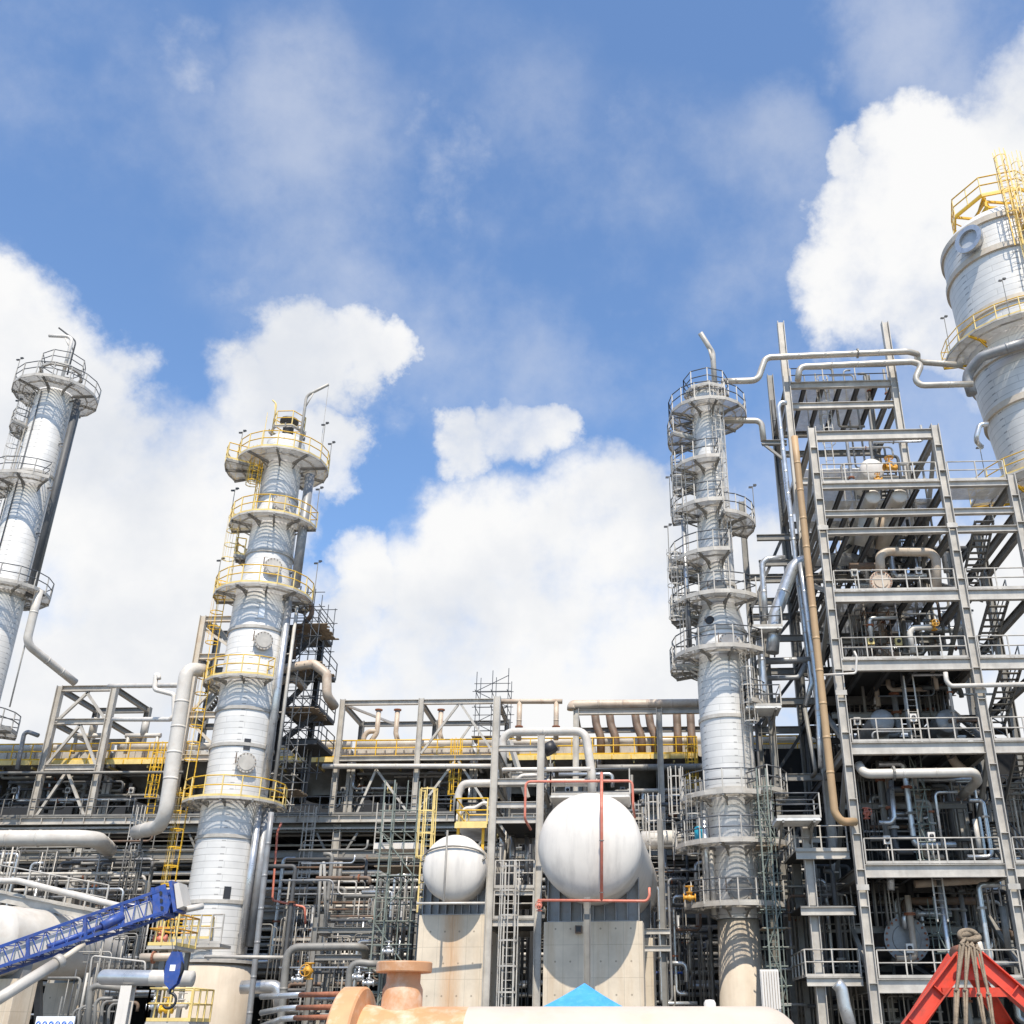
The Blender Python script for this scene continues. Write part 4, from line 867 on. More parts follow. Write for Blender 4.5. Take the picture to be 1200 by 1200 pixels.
hcol(X1, FY2, 0, U1t, .42, 'galL'); hcol(X2, FY2, 0, U2t, .42, 'galL'); hcol(X3, FY2, 0, fz(560), .42, 'gal')
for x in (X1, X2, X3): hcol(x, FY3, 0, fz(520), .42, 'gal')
X0 = X1-2.6
hcol(X0, FY2, 0, fz(640), .36, 'gal'); hcol(X0, FY3, 0, fz(470), .36, 'gal')
for x in (X1, X2):                      # splice plates
    for py in (619, 812, 1040): z = fz(py); MB().box((x-.27, FY-.235, z-.12), (x+.27, FY-.213, z+.12)).build('splice_plate', 'galL', tall)
def bm(a, b, w=.28, h=.5, m='galL', nm='beam'): MB().ibeam(a, b, w, h, .03).build(nm, m, tall)
deckn = 0
for py in (505, 566, 598, 619, 693, 773, 870, 1013, 1147):
    z = fz(py); e = .215; h = .34 if py in (566, 598, 619) else .56
    bm((X1+e, FY, z-h/2), (X2-e, FY, z-h/2), .28, h)
    if py >= 566: bm((X2+e, FY, z-h/2), (X3-e, FY, z-h/2), .28, h)
    if py == 505: bm((X1, FY+e, z-.3), (X1, FY2-e, z-.3), .24, .44, 'gal'); bm((X2, FY+e, z-.3), (X2, FY2-e, z-.3), .24, .44, 'gal'); continue
    for x in (X1, X2, X3):
        bm((x, FY+e, z-.3), (x, FY2-e, z-.3), .24, .44, 'gal'); bm((x, FY2+e, z-.3), (x, FY3-e, z-.3), .24, .44, 'galD')  # rear side beams darkened to paint in shade, same steel as the front
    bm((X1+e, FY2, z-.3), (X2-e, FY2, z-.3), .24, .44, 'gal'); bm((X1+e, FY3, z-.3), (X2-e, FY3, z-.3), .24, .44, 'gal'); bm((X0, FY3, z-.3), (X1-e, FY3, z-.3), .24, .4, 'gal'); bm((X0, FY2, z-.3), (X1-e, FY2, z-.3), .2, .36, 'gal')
    jo = MB()
    for k in range(1, 5): xx = X1+(X2-X1)*k/5; jo.ibeam((xx, FY+.15, z-.22), (xx, FY3-.15, z-.22), .16, .3, .02)
    jo.build('floor_joist', 'galD', tall)  # joist colour darkened in place of shade under the floor
    if py in (566, 693, 773, 870, 1013, 1147):
        fl = MB()
        if py == 566: fl.box((X1, FY+2, z), (X2, FY2, z+.05)); fl.box((X2, FY, z), (X3, FY+2.2, z+.05))
        elif py == 693: fl.box((X1, FY+.15, z), (X2-1.4, FY3-1.5, z+.05)); fl.box((X2, FY, z), (X3, FY+1.4, z+.05))
        else: fl.box((X1, FY+.15, z), (X2, FY3, z+.05)); fl.box((X2, FY, z), (X3, FY+1.4, z+.05)); fl.box((X2, FY3-1.6, z), (X3, FY3, z+.05))
        fl.build('floor', 'slots' if py < 700 else 'grate', tall)
        rail_mb([(X1+.3, FY-.1, z+.03), (X2-.3, FY-.1, z+.03)], step=1.25).build('railing', ['galL', 'galL'], tall)
        rail_mb([(X2+.3, FY-.1, z+.03), (X3-.3, FY-.1, z+.03)], step=1.25).build('railing', ['galL', 'galL'], tall)
# upper bay standing behind the front line
for py in (448, 472, 560):
    z = zpy((X1+X2)/2, FY2, py)
    bm((X1+.22, FY2, z-.2), (X2-.22, FY2, z-.2), .26, .42); bm((X1+.22, FY3, z-.2), (X2-.22, FY3, z-.2), .24, .4, 'gal')
    for x in (X1, X2): bm((x, FY2+.22, z-.2), (x, FY3-.22, z-.2), .24, .4, 'gal')
    if py == 448:
        MB().box((X1, FY2, z), (X2-.8, FY3, z+.05)).build('floor', 'slots', tall); rail_mb([(X1+.3, FY2, z), (X2-.3, FY2, z)]).build('railing', ['rail', 'galL'], tall)
        jo = MB()
        for k in range(1, 6): xx = X1+(X2-X1)*k/6; jo.ibeam((xx, FY2+.15, z-.25), (xx, FY3-.15, z-.25), .2, .36, .03)
        jo.build('floor_joist', 'galD', tall)  # darker copy of the steel, painted shade below the upper floor
    if py == 560:
        MB().box((X1, FY2, z+.6), (X2-2.4, FY3, z+.65)).build('floor', 'slots', tall)
hcol(X1, FY3, fz(520), zpy(X1, FY3, 440), .4, 'gal'); hcol(X2, FY3, fz(520), zpy(X2, FY3, 440), .4, 'gal')
# bracing
zz = [fz(p) for p in (505, 619, 693, 773, 870, 1013, 1147)]
for k, (a, b) in enumerate(zip(zz, zz[1:])):
    for x in (X1, X2):
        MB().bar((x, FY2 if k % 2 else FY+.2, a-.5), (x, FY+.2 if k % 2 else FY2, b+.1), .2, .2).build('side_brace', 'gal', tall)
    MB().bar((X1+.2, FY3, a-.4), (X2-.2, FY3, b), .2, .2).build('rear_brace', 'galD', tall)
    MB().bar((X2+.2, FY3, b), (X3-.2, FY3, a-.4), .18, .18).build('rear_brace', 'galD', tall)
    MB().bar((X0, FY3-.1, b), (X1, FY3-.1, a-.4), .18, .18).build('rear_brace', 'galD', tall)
a, b = fz(566), fz(619)
for s in (0, 1): xm = (X1+X2)/2; MB().bar((xm, FY2-.1, a-.5), ((X1+.3) if s else (X2-.3), FY2-.1, b+.1), .2, .2).build('roof_brace', 'galD', tall)
# stairs in the narrow bay
for k, (p0, p1) in enumerate(((693, 600), (773, 693), (870, 773), (1013, 870), (1147, 1013))):
    za, zb = fz(p0), fz(p1); zm = (za+zb)/2
    for i, (u, v) in enumerate(((za, zm), (zm, zb))):
        yy0, yy1 = (FY+1.4, FY+5.4); s = (yy0, yy1) if i == 0 else (yy1, yy0); xx = X2+.95+1.3*i
        fl = stair_mb((xx, s[0], u), (xx, s[1], v), .95)
        fl.build('stair_flight', 'gal', tall); rail_mb([(xx+.5, s[0], u), (xx+.5, s[1], v)], toe=False).build('stair_railing', ['rail', 'galL'], tall)
    MB().box((X2+.3, FY+5.4, zm-.05), (X3-.2, FY+6.6, zm)).build('stair_landing', 'grate', tall)
stair_mb((X2-1.0, FY2+4.5, fz(640)), (X2-1.0, FY2+.3, zpy(X2, FY2, 545)), .9).build('stair_flight', 'galD', tall)
back = thing('backing', 'added dark shade enclosure closing the rear of the tall frame', 'backing', ((X1+X3)/2, FY3+3, 0))
MB().box((X0-1, FY3+1.0, 0), (X3+14, FY3+5, fz(800))).build('shade_sheet', 'dark', back)  # added dark box that fills the rear gaps with painted shade
# low wing to the left of the frame
wx0, wx1 = P(956, 1100, FY+1).x, P(997, 1100, FY+1).x
wing = thing('access_tower', 'short grey access tower with railed landings between slender column and tall frame', 'steel frame', ((wx0+wx1)/2, FY+3, 0))
for x in (wx0,):
    for y in (FY+1, FY+5): MB().ibeam((x, y, 0), (x, y, zat(955, 962, FY+1)), .42, .42, .035, (1, 0, 0)).build('post', 'galL' if y == FY+1 else 'gal', wing)
for py in (998, 1063, 1145):
    z = zat(960, py, FY+1); MB().ibeam((wx0-.6, FY+.7, z-.2), (X1-.25, FY+.7, z-.2), .25, .36, .03).build('beam', 'galL', wing)
    MB().box((wx0-.6, FY+.8, z), (X1-.25, FY+5, z+.05)).build('floor', 'grate', wing)
    if py != 1063: rail_mb([(wx0-.6, FY+5, z), (wx0-.6, FY+.7, z), (X1-.3, FY+.7, z)], step=1.0).build('railing', ['galL', 'galL'], wing)
# left flank beams towards the slender column
fl = thing('beam_ladder', 'row of level steel beams bridging from slender column to access tower', 'steel frame', (P(925, 1050, 56).x, 56, 0))
for py in (985, 1003, 1035, 1060, 1098, 1130, 1150):
    a, b = P(884, py, 56), P(962, py, 56); MB().ibeam(a, (b.x, 56, a.z), .16, .26, .02).build('beam', 'galL' if py in (1035, 985) else 'gal', fl)
for px in (884, 962): a = P(px, 1100, 56.2); MB().bar((a.x, 56.3, 0), (a.x, 56.3, zat(px, 975, 56)), .25).build('post', 'gal', fl)

# equipment on its floors
def onf(label, px, py, Yf, rpx, ln, m, flange=False, name='exchanger', group='vessels in the tall frame'):
    q = P(px, py, Yf); r = rpx/ppm(q); o = drum(name, label, q, (0, 1, 0), r, ln, m, group, head=.28 if not flange else .05)
    if flange:
        MB().lathe(q+Vector((0, -.1, 0)), [(0, -.05), (r*.8, -.05), (r*.84, 0), (r*1.3, 0), (r*1.3, .16), (r*.9, .16)], 32, (0, 1, 0), smooth=False).build('cover_flange', m, o)
        b = MB()
        for i in range(22): a = 2*math.pi*i/22; c = q+Vector((r*1.16*math.cos(a), -.1, r*1.16*math.sin(a))); b.tube([c+Vector((0, -.08, 0)), c+Vector((0, .3, 0))], r*.065, 6)
        b.build('bolt_ring', 'rust', o)
    for yy in (.8, ln-.8): MB().box((q.x-r*.7, q.y+yy, q.z-r*1.35), (q.x+r*.7, q.y+yy+.25, q.z-r*.6)).build('saddle', 'gal', o)
    return o
onf('small white domed drum end, near the tan pipe, of the high pair', 1023, 582, FY+.4, 9, 9, 'pipeW'); onf('small white domed drum end, near the stairs, of the high pair', 1054, 581, FY+.4, 9, 9, 'pipeW')
onf('exchanger with pale flanged end under a curved pipe on the second open floor', 1032, 682, FY+1.0, 10, 7, 'pipeB', True)
onf('grey round drum end above the rusty hairpin pipe, near the tan pipe', 1034, 845, FY+2.0, 14, 8, 'pipeG'); onf('grey round drum end above the rusty hairpin pipe, near the stairs', 1111, 845, FY+2.0, 14, 8, 'pipeG')
onf('large exchanger with rusty-bolted round cover on the lowest floor behind the red lifting frame', 1062, 1101, FY+3.2, 20, 7, 'pipeG', True)
onf('dull drum end tucked behind the lifting slings', 1150, 1118, FY+1.4, 14, 6, 'pipeW')
T = dict
def fp(label, pts, dia, m, **kw): return pp(label, pts, dia, m, 'pipes in the tall frame', **kw)
fp('white hairpin pipe with a rust patch below the two grey drum ends', [(1006, 896, FY+.6), (1013, 907, FY+.2), (1142, 905, FY+.2), (1146, 915, FY+.8), (1128, 932, FY+3)], 11, 'pipeW', bendr=.35, n=16, flanges=[(P(1047, 906, FY+.2), (1, 0, 0))])
fp('brown pipe curving over the flanged exchanger', [(1032, 672, FY+1.0), (1031, 652, FY+1.0), (1038, 646, FY+1.0), (1090, 647, FY+1.0), (1097, 655, FY+1), (1098, 690, FY+1)], 11, 'pipeB', bendr=.45, n=16)
fp('white pipe jutting from the tall frame past the stairs', [(1108, 788, FY-.4), (1109, 798, FY-.4), (1114, 804, FY-.4), (1240, 801, FY-.4)], 5.5, 'pipeW', bendr=.25)
fp('silver pipe dropping from the upper floor beside a yellow valve', [(1070, 766, FY+.7), (1066, 742, FY+.7), (1070, 736, FY+.7), (1092, 735, FY+.7)], 7, 'pipeW', bendr=.25)
fp('thick white pipe beneath the white drum ends', [(1020, 597, FY+2), (1012, 640, FY+3)], 22, 'pipeW', n=20)
fp('thick brown pipe beneath the white drum ends', [(1045, 600, FY+2), (1035, 645, FY+3)], 20, 'pipeB', n=20)
fp('beige pipe lying level above the bolted exchanger cover', [(1072, 1036, FY+2), (1150, 1031, FY+2), (1160, 1026, FY+3)], 9, 'pipeB', bendr=.3)
fp('silver elbow on the ground floor between access tower and tall frame', [(980, 1152, FY-.5), (986, 1158, FY-.5), (990, 1180, FY-.5), (1000, 1215, FY-.5)], 15, 'pipeS', bendr=.5, n=16)
fp('silver pipe with a square turn under the fourth floor', [(1044, 915, FY+2), (1048, 958, FY+2), (1044, 964, FY+2), (1030, 964, FY+2)], 6, 'pipeS', bendr=.2)
fp('white standing pipe behind the railing near the stairs', [(1142, 960, FY+1.5), (1149, 1000, FY+1.5)], 6, 'pipeW')
fp('fat grey stub hanging below the fourth floor', [(1043, 1020, FY+1), (1044, 1043, FY+1)], 9, 'pipeS')
fp('thin pale loop pipe crossing in front of the frame post', [(965, 791, FY-.5), (1003, 789, FY-.5), (1004, 770, FY-.5), (1001, 763, FY-.5)], 2.6, 'white', bendr=.15)
fp('brown pipe hanging at the middle of the fourth storey', [(1038, 885, FY+3), (1044, 945, FY+3)], 6, 'brown')
fp('beige stub bent beneath the third floor near the stairs', [(1113, 882, FY+2), (1118, 893, FY+2), (1130, 903, FY+3)], 11, 'pipeB', bendr=.3)
# pipes up the left flank
pp('tall tan pipe running down the corner of the tall frame to a silver elbow', [(931, 512, FY-.8), (978, 952, FY-.8), (986, 963, FY-.8), (1002, 963, FY-.2)], 9.5, 'duct', bendr=.55, n=16, flanges=[])
pp('long silver pipe up the flank of the tall frame with a bent head', [(922, 472, FY+5), (914, 472, FY+5), (912, 478, FY+5), (933, 660, FY+5), (951, 800, FY+5), (944, 828, FY+5)], 6, 'pipeS', bendr=.3)
pp('second silver pipe down the flank of the tall frame, beside the tan pipe', [(938, 660, FY+3), (957, 800, FY+3), (962, 900, FY+3)], 6, 'pipeS')
pp('grey pipe down the flank beneath the big beige header', [(943, 830, FY+4), (956, 905, FY+4), (952, 910, FY+6)], 5, 'gal', bendr=.3)
pp('slender dark grey pipe on the rear flank of the tall frame', [(905, 470, FY3), (937, 760, FY3), (948, 900, FY3), (953, 1100, FY3)], 7, 'galD')
valve('large orange valve on the top floor of the tall frame', P(1043, 548, FY+2.5), .36, 'orangeV', (1, .3, 0)); valve('lower orange valve beside a rusty flange on the top floor', P(1029, 562, FY+2.3), .22, 'orangeV')
valve('small yellow valve at the end of a silver pipe in the tall frame', P(1094, 733, FY+.7), .25, 'orangeV', (0, 0, 1), stem=(0, -1, 0))
valve('red valve behind the fourth-storey railing of the tall frame', P(1015, 953, FY+2.5), .26, 'pinkP', (0, 0, 1), stem=(0, -1, 0)); valve('yellow valve on the lowest platform of the slender column', P(808, 1052, 53.6), .3, 'orangeV')
onf('white rounded drum with a pipe on the top floor of the tall frame', 1022, 550, FY+3.5, 14, 3, 'pipeW', group='vessels in the tall frame')
drops('thin pipe drop on the third storey of the tall frame, %s along', 1005, 1120, 8, (FY+1, FY+6), (780, 800), (850, 868), 21, dia=(3, 7), group='drops in the tall frame')
drops('thin pipe drop on the second storey of the tall frame, %s along', 1000, 1120, 9, (FY+1, FY+5), (700, 725), (750, 768), 22, mats=('gal', 'pipeB', 'pipeS', 'brown'), dia=(2, 7), group='drops in the tall frame')
drops('thin pipe drop on the fourth storey of the tall frame, %s along', 1010, 1160, 11, (FY+1, FY+7), (885, 940), (980, 1012), 23, mats=('gal', 'pipeB', 'pipeS', 'galD'), dia=(3, 8), group='drops in the tall frame')
drops('thin pipe drop on the lowest storey of the tall frame, %s along', 1025, 1185, 10, (FY+1, FY+6), (1025, 1070), (1110, 1146), 24, mats=('gal', 'pipeB', 'pipeS', 'galD'), dia=(3, 8), group='drops in the tall frame')
drops('thin pipe drop on the ground storey of the tall frame, %s along', 1030, 1195, 6, (FY+1, FY+5), (1155, 1165), (1190, 1220), 25, dia=(4, 10), group='drops in the tall frame')
drops('thin pipe drop on the first open storey of the tall frame, %s along', 1000, 1110, 7, (FY+3, FY+9), (625, 640), (670, 690), 26, dia=(4, 9), group='drops in the tall frame')
drops('thin pipe drop between slender column and access tower, %s along', 918, 1000, 9, (FY+2, FY+7), (1005, 1060), (1120, 1200), 27, dia=(3, 9), group='drops in the tall frame')
runs('cross pipe under the second floor of the tall frame, %s down', 1000, 1125, 5, (FY+2, FY+8), (780, 815), 31, mats=('brown', 'pipeB', 'galD', 'pipeS'), dia=(4, 9), group='cross runs in the tall frame')
runs('cross pipe under the third floor of the tall frame, %s down', 1010, 1160, 6, (FY+2, FY+8), (880, 985), 32, mats=('brown', 'pipeB', 'galD', 'pipeS'), dia=(4, 9), group='cross runs in the tall frame')
runs('cross pipe under the fourth floor of the tall frame, %s down', 1020, 1180, 6, (FY+2, FY+8), (1022, 1110), 33, mats=('brown', 'pipeB', 'galD', 'pipeS'), dia=(4, 9), group='cross runs in the tall frame')
runs('cross pipe under the first floor of the tall frame, %s down', 995, 1110, 5, (FY+2, FY+8), (628, 760), 34, mats=('brown', 'pipeB', 'galD', 'pipeS'), dia=(4, 10), group='cross runs in the tall frame')
for k, (px, py0, py1) in enumerate(((1075, 870, 815), (1105, 1080, 1015))):
    a, b = P(px, py0, FY+.9), P(px, py1, FY+.9); o = ladder_mb(a, (a.x, a.y, b.z), (0, -1, 0), cage=False).build('ladder', 'galL'); tag(o, ('thin ladder between the two grey drum ends', 'thin ladder beside the rusty-bolted round cover')[k], 'ladder', 'ladders in the tall frame')
scaffold('green scaffold inside the fourth storey of the tall frame', P(1072, 960, FY+2).x, P(1085, 960, FY+2).x, FY+1.5, FY+2.5, fz(1013), fz(880), 1, 1.6, (), 'green', False, 11, over=.2)
scaffold('green scaffold on the lowest storey beside the bolted round cover', P(1095, 1090, FY+2).x, P(1110, 1090, FY+2).x, FY+1.5, FY+2.5, fz(1147), fz(1050), 1, 1.5, (), 'green', False, 12, over=.2)

for i, (px, py0, py1, Y, n, wh) in enumerate(((1008, 700, 772, FY+2, 8, 'on the second storey near the corner post'), (1090, 790, 868, FY+4, 9, 'between the grey drum ends'), (1020, 885, 1010, FY+4, 9, 'behind the hairpin pipe near the corner post'), (1100, 900, 1010, FY+5, 10, 'behind the hairpin pipe at its far bend'), (1140, 1020, 1145, FY+4, 9, 'on the lowest storey near the stairs'), (1035, 1030, 1085, FY+3, 7, 'above the bolted round cover'), (1060, 1155, 1215, FY+2, 10, 'on the ground storey of the tall frame'), (1130, 1155, 1215, FY+4, 9, 'behind the red lifting frame'), (1060, 705, 770, FY+6, 9, 'deep on the second storey'), (1050, 625, 690, FY+8, 8, 'deep on the first open storey'), (985, 620, 960, FY+7, 8, 'climbing the flank of the tall frame'), (950, 640, 1000, FY+9, 8, 'climbing the rear flank of the tall frame'), (975, 1010, 1200, FY+3, 8, 'inside the access tower'), (940, 1030, 1200, FY+5, 8, 'behind the access tower post'), (1180, 905, 1010, FY+4, 8, 'behind the stairs, upper'), (1185, 1030, 1140, FY+4, 8, 'behind the stairs, lower'))):
    conduit_bank('bank of thin conduits '+wh, px, py0, py1, Y, n, .22, .04)
k = 0
for py, st_n in ((693, 'first'), (773, 'second'), (870, 'third'), (1013, 'fourth'), (1147, 'lowest')):
    for j in range(2):
        x = X1+.8+(X2-X1-1.6)*(j+random.random()*.9)/2; instrument('instrument stand on the %s floor of the tall frame, %s from the tan pipe' % (st_n, ORD[j]), (x, FY+.5+random.random()*1.5, fz(py)+.05), 'instrument stands in the tall frame')
for py in (720, 812, 925, 1080):
    z = fz(py); MB().ibeam((X1+.25, FY+4, z), (X2-.25, FY+4, z), .2, .3, .02).build('beam', 'gal', tall); MB().ibeam((X1+.25, FY+8, z-.3), (X2-.25, FY+8, z-.3), .2, .3, .02).build('beam', 'galD', tall)  # deeper beam in the darker copy, shade put into its colour
runs('slim cross pipe on the second storey of the tall frame, %s down', 1000, 1120, 8, (FY+.8, FY+7), (700, 770), 51, dia=(1.5, 4), group='cross runs in the tall frame'); runs('slim cross pipe on the third storey of the tall frame, %s down', 1005, 1135, 8, (FY+.8, FY+7), (785, 865), 52, dia=(1.5, 4), group='cross runs in the tall frame')
runs('slim cross pipe on the fourth storey of the tall frame, %s down', 1010, 1160, 12, (FY+.8, FY+7), (885, 1005), 53, dia=(1.5, 4), group='cross runs in the tall frame'); runs('slim cross pipe on the lowest storey of the tall frame, %s down', 1025, 1180, 12, (FY+.8, FY+7), (1025, 1140), 54, dia=(1.5, 4), group='cross runs in the tall frame'); runs('slim cross pipe between slender column and access tower, %s down', 890, 1000, 14, (FY+3, FY+8), (980, 1195), 55, dia=(1.5, 4), group='cross runs by the access tower')
scaffold('plain scaffold bay on the second storey of the tall frame', P(1012, 730, FY+2).x, P(1040, 730, FY+2).x, FY+1.5, FY+2.5, fz(773), fz(705), 2, 1.3, (), 'brown', False, 13, over=.2)

runs('branch pipe across the open top storeys of the tall frame, %s down', 985, 1105, 12, (FY+1.5, FY+10), (510, 690), 61, mats=('pipeS', 'pipeC', 'gal', 'galL'), dia=(2, 5), group='cross runs in the tall frame')
drops('thin pipe drop on the roof storey of the tall frame, %s along', 975, 1085, 8, (FY+2, FY+10), (512, 545), (600, 690), 62, dia=(2, 4), group='drops in the tall frame')
drops('thin pipe drop on the upper tower of the tall frame, %s along', 935, 1040, 7, (FY2+.5, FY2+5), (425, 440), (470, 555), 63, dia=(1.5, 3.5), group='drops in the tall frame')
a = P(975, 560, FY2+1); o = ladder_mb(a, (a.x, a.y, zpy(X1, FY2, 452)), (0, -1, 0)).build('ladder', 'galL'); tag(o, 'pale caged ladder up to the topmost floor of the tall frame', 'ladder', 'ladders in the tall frame')
# ---------------------------------------------------------------- the two white tanks on concrete piers
def tank(label, px, py, rpx, Y, yaw, ln, pier_px, pier_top, plabel, shadow_gap, head=.42, cm='conc'):
    ax = Vector((math.sin(R(yaw)), math.cos(R(yaw)), 0)); q = P(px, py, Y); r = rpx/ppm(q)
    t = drum('storage_tank', label, q, ax, r, ln, 'white', 'white tanks on concrete piers', head=head)
    zt = P(px, pier_top, Y+shadow_gap).z; sd = Vector((ax.y, -ax.x, 0))
    a = P(pier_px[0], pier_top, Y+shadow_gap); b = P(pier_px[1], pier_top, Y+shadow_gap); hw = (b-a).length/2; c0 = (a+b)/2; c0.z = 0
    for k, d in enumerate((0, ln*.6)):
        o = thing('concrete_pier', plabel + ('' if k == 0 else ', rear one in shade'), 'pier', c0+ax*d, 'concrete piers')
        mb = MB(); z1 = zt
        def blk(h, d0, d1, za, zb):
            cs = [c0+ax*(d+d0)-sd*h, c0+ax*(d+d0)+sd*h, c0+ax*(d+d1)+sd*h, c0+ax*(d+d1)-sd*h]
            mb.hexa([Vector((p.x, p.y, za)) for p in cs]+[Vector((p.x, p.y, zb)) for p in cs])
        blk(hw, 0, 1.0, 0, z1); o2 = mb.build('column', cm, o)
        mb = MB(); blk(hw+.012, -.012, .9, z1*.37, z1*.37+.07); mb.build('pour_joint', 'skirt', o)
        # steel saddle on the pier
        mb = MB(); h = hw*.93; zb = q.z-r*.62; n = 9
        base = c0+ax*(d+.45)
        poly = [(-h, zt+.03), (h, zt+.03), (h, q.z-r*.15)]+[(h*math.cos(math.pi*i/16), q.z-r*.15-(r*.80)*math.sin(math.pi*i/16)) for i in range(1, 16)]+[(-h, q.z-r*.15)]
        k0 = mb.pts([base-ax*.12+sd*x+Vector((0, 0, z)) for x, z in poly]+[base+ax*.12+sd*x+Vector((0, 0, z)) for x, z in poly]); m_ = len(poly)
        mb.face(range(k0, k0+m_)); mb.face(list(range(k0+m_, k0+2*m_))[::-1])
        for i in range(m_): mb.face((k0+i, k0+m_+i, k0+m_+(i+1) % m_, k0+(i+1) % m_))
        for i in range(9):
            x = -h+2*h*i/8; zz = q.z-math.sqrt(max(0, (r*1.0)**2-min(abs(x), r*.98)**2))
            mb.bar(base+sd*x-ax*.26+Vector((0, 0, zt+.03)), base+sd*x-ax*.26+Vector((0, 0, max(zt+.1, min(zz+.1, q.z)))), .035, .27, ax)
        mb.bar(base-sd*h-ax*.1+Vector((0, 0, zt+.015)), base+sd*h-ax*.1+Vector((0, 0, zt+.015)), .7, .04)
        mb.build('saddle', 'pipeG', t)
    return t, q, r, ax, sd, c0, hw, zt
T1, q1, r1, ax1, sd1, c1, hw1, zt1_ = tank('smaller white tank with a pipe hoop across its round end', 532, 1017, 37.5, 46.0, 3, 13, (491, 571), 1072, 'cream concrete pier with a rust streak under the smaller tank', .75, cm='concS')
T2, q2, r2, ax2, sd2, c2, hw2, zt2_ = tank('larger white tank with a red pipe down its round end', 691, 991, 61, 44.0, 4, 14, (637, 753), 1080, 'broad cream concrete pier under the larger tank', 1.62)
# hoop and stand pipe over the smaller tank
hp = []
for i in range(17):
    a = R(200-220*i/16); xx = math.cos(a)*r1*1.0; zz = r1*.30+math.sin(a)*r1*.30; 
    off = .42*r1*math.sqrt(max(0, 1-min(1, (xx*xx+zz*zz)/r1**2)))
    hp.append(q1+sd1*xx+Vector((0, 0, zz))-ax1*(off+.1))
tag(MB().tube(hp, .04, 6).build('spray_hoop', 'gal'), 'thin grey spray hoop arching over the end of the smaller white tank', 'pipe')
f_ = q1-ax1*(r1*.42+.16)
pipe('spray_pipe', 'thin grey upright pipe down the middle of the smaller tank end', [f_+Vector((-.2, 0, r1*1.05)), f_+Vector((-.2, 0, -r1*1.1)), f_+Vector((-.2, .3, -r1*1.1))], .045, 'gal', bendr=.1)
pipe('spray_pipe', 'thin white level pipe beneath the smaller tank end', [f_+Vector((-1.3, 0, -r1*1.1)), f_+Vector((1.5, 0, -r1*1.1))], .05, 'pipeW')
# red deluge piping round the larger tank
f2 = q2-ax2*(r2*.42+.22); v = Vector
fy = f2.y
def F2(px, py, dy=0): return P(px, py, fy+dy)
pipe('deluge_pipe', 'faded red pipe framing the top and side of the larger tank', [F2(622, 972, 2.5), F2(615, 960, 1.6), F2(616, 916, 1.6), F2(741, 915, 1.6), F2(742, 945, 1.6), F2(744, 958, 2.6)], .052, 'pinkP', 'red deluge pipes', bendr=.2)
pipe('deluge_pipe', 'faded red upright pipe running down the middle of the larger tank end', [F2(705, 906, 1.6), F2(705, 919, 1.0), F2(705, 945), F2(705, 1056)], .062, 'pinkP', 'red deluge pipes', flanges=[(F2(705, 985), (0, 0, 1)), (F2(705, 1046), (0, 0, 1))])
pipe('deluge_pipe', 'red level pipe crossing in front of the saddle under the larger tank', [F2(630, 1055), F2(758, 1056), F2(761, 1050), F2(761, 1040)], .052, 'pinkP', 'red deluge pipes', bendr=.2)
valve('small red valve at the end of the red pipe under the larger tank', F2(632, 1062), .18, 'pinkP', (0, 0, 1), stem=(0, -1, 0), group='red valves')
pst = F2(688, 1056, .35); o = MB().ibeam((pst.x, pst.y, 0), (pst.x, pst.y, pst.z+.15), .26, .26, .02, (1, 0, 0)).build('support_post', 'gal'); tag(o, 'grey steel post in front of the broad concrete pier holding the red pipe', 'post')
bx = P(678, 1089, c2.y-.15); o = MB().box((bx.x-.14, bx.y-.1, bx.z-.14), (bx.x+.14, bx.y+.3, bx.z+.14)).m(1).box((bx.x-.1, bx.y-.11, bx.z-.1), (bx.x+.1, bx.y-.101, bx.z+.1)).build('junction_box', ['brown', 'black']); tag(o, 'small dark junction box on the broad concrete pier beside the grey post', 'box')
# yellow railed platform on the smaller tank
zp = P(532, 968, 47).z; xa, xb = P(492, 968, 47).x, P(572, 968, 47).x
o = thing('tank_platform', 'yellow railed platform with a plank edge on top of the smaller white tank', 'platform', ((xa+xb)/2, 48, zp))
MB().box((xa+1.6, 46.6, zp-.1), (xb, 50.5, zp)).m(1).box((xa+1.6, 46.55, zp-.16), (xb, 46.597, zp+.06)).build('floor', ['soffit', 'yelP'], o)
rail_mb([(xa+1.6, 46.6, zp), (xb, 46.6, zp), (xb, 50.5, zp), (xa+1.6, 50.5, zp)], closed=True, step=1).build('railing', ['yellow', 'yelP'], o)
MB().bar((xa+1.7, 47, q1.z+r1*.6), (xa+1.7, 47, zp-.1), .12).bar((xb-.2, 47, q1.z+r1*.6), (xb-.2, 47, zp-.1), .12).build('leg', 'yellow', o)
a = P(497, 1040, 47.2); ladder_mb((a.x, 47.2, a.z-1), (a.x, 47.2, zp+.6), (0, -1, 0)).build('ladder', 'yelP', o)
pp('white pipe bending over behind the smaller tank platform', [(537, 962, 50), (537, 932, 50), (542, 919, 50), (552, 918, 50), (700, 917, 50)], 9, 'pipeW', bendr=.5, n=16)
pp('white crooked pipe coming down to the smaller tank platform', [(535, 962, 48.5), (535, 957, 48.5), (546, 947, 48.5), (556, 947, 48.5), (566, 941, 48.5), (580, 942, 48.5)], 4, 'white', bendr=.2)
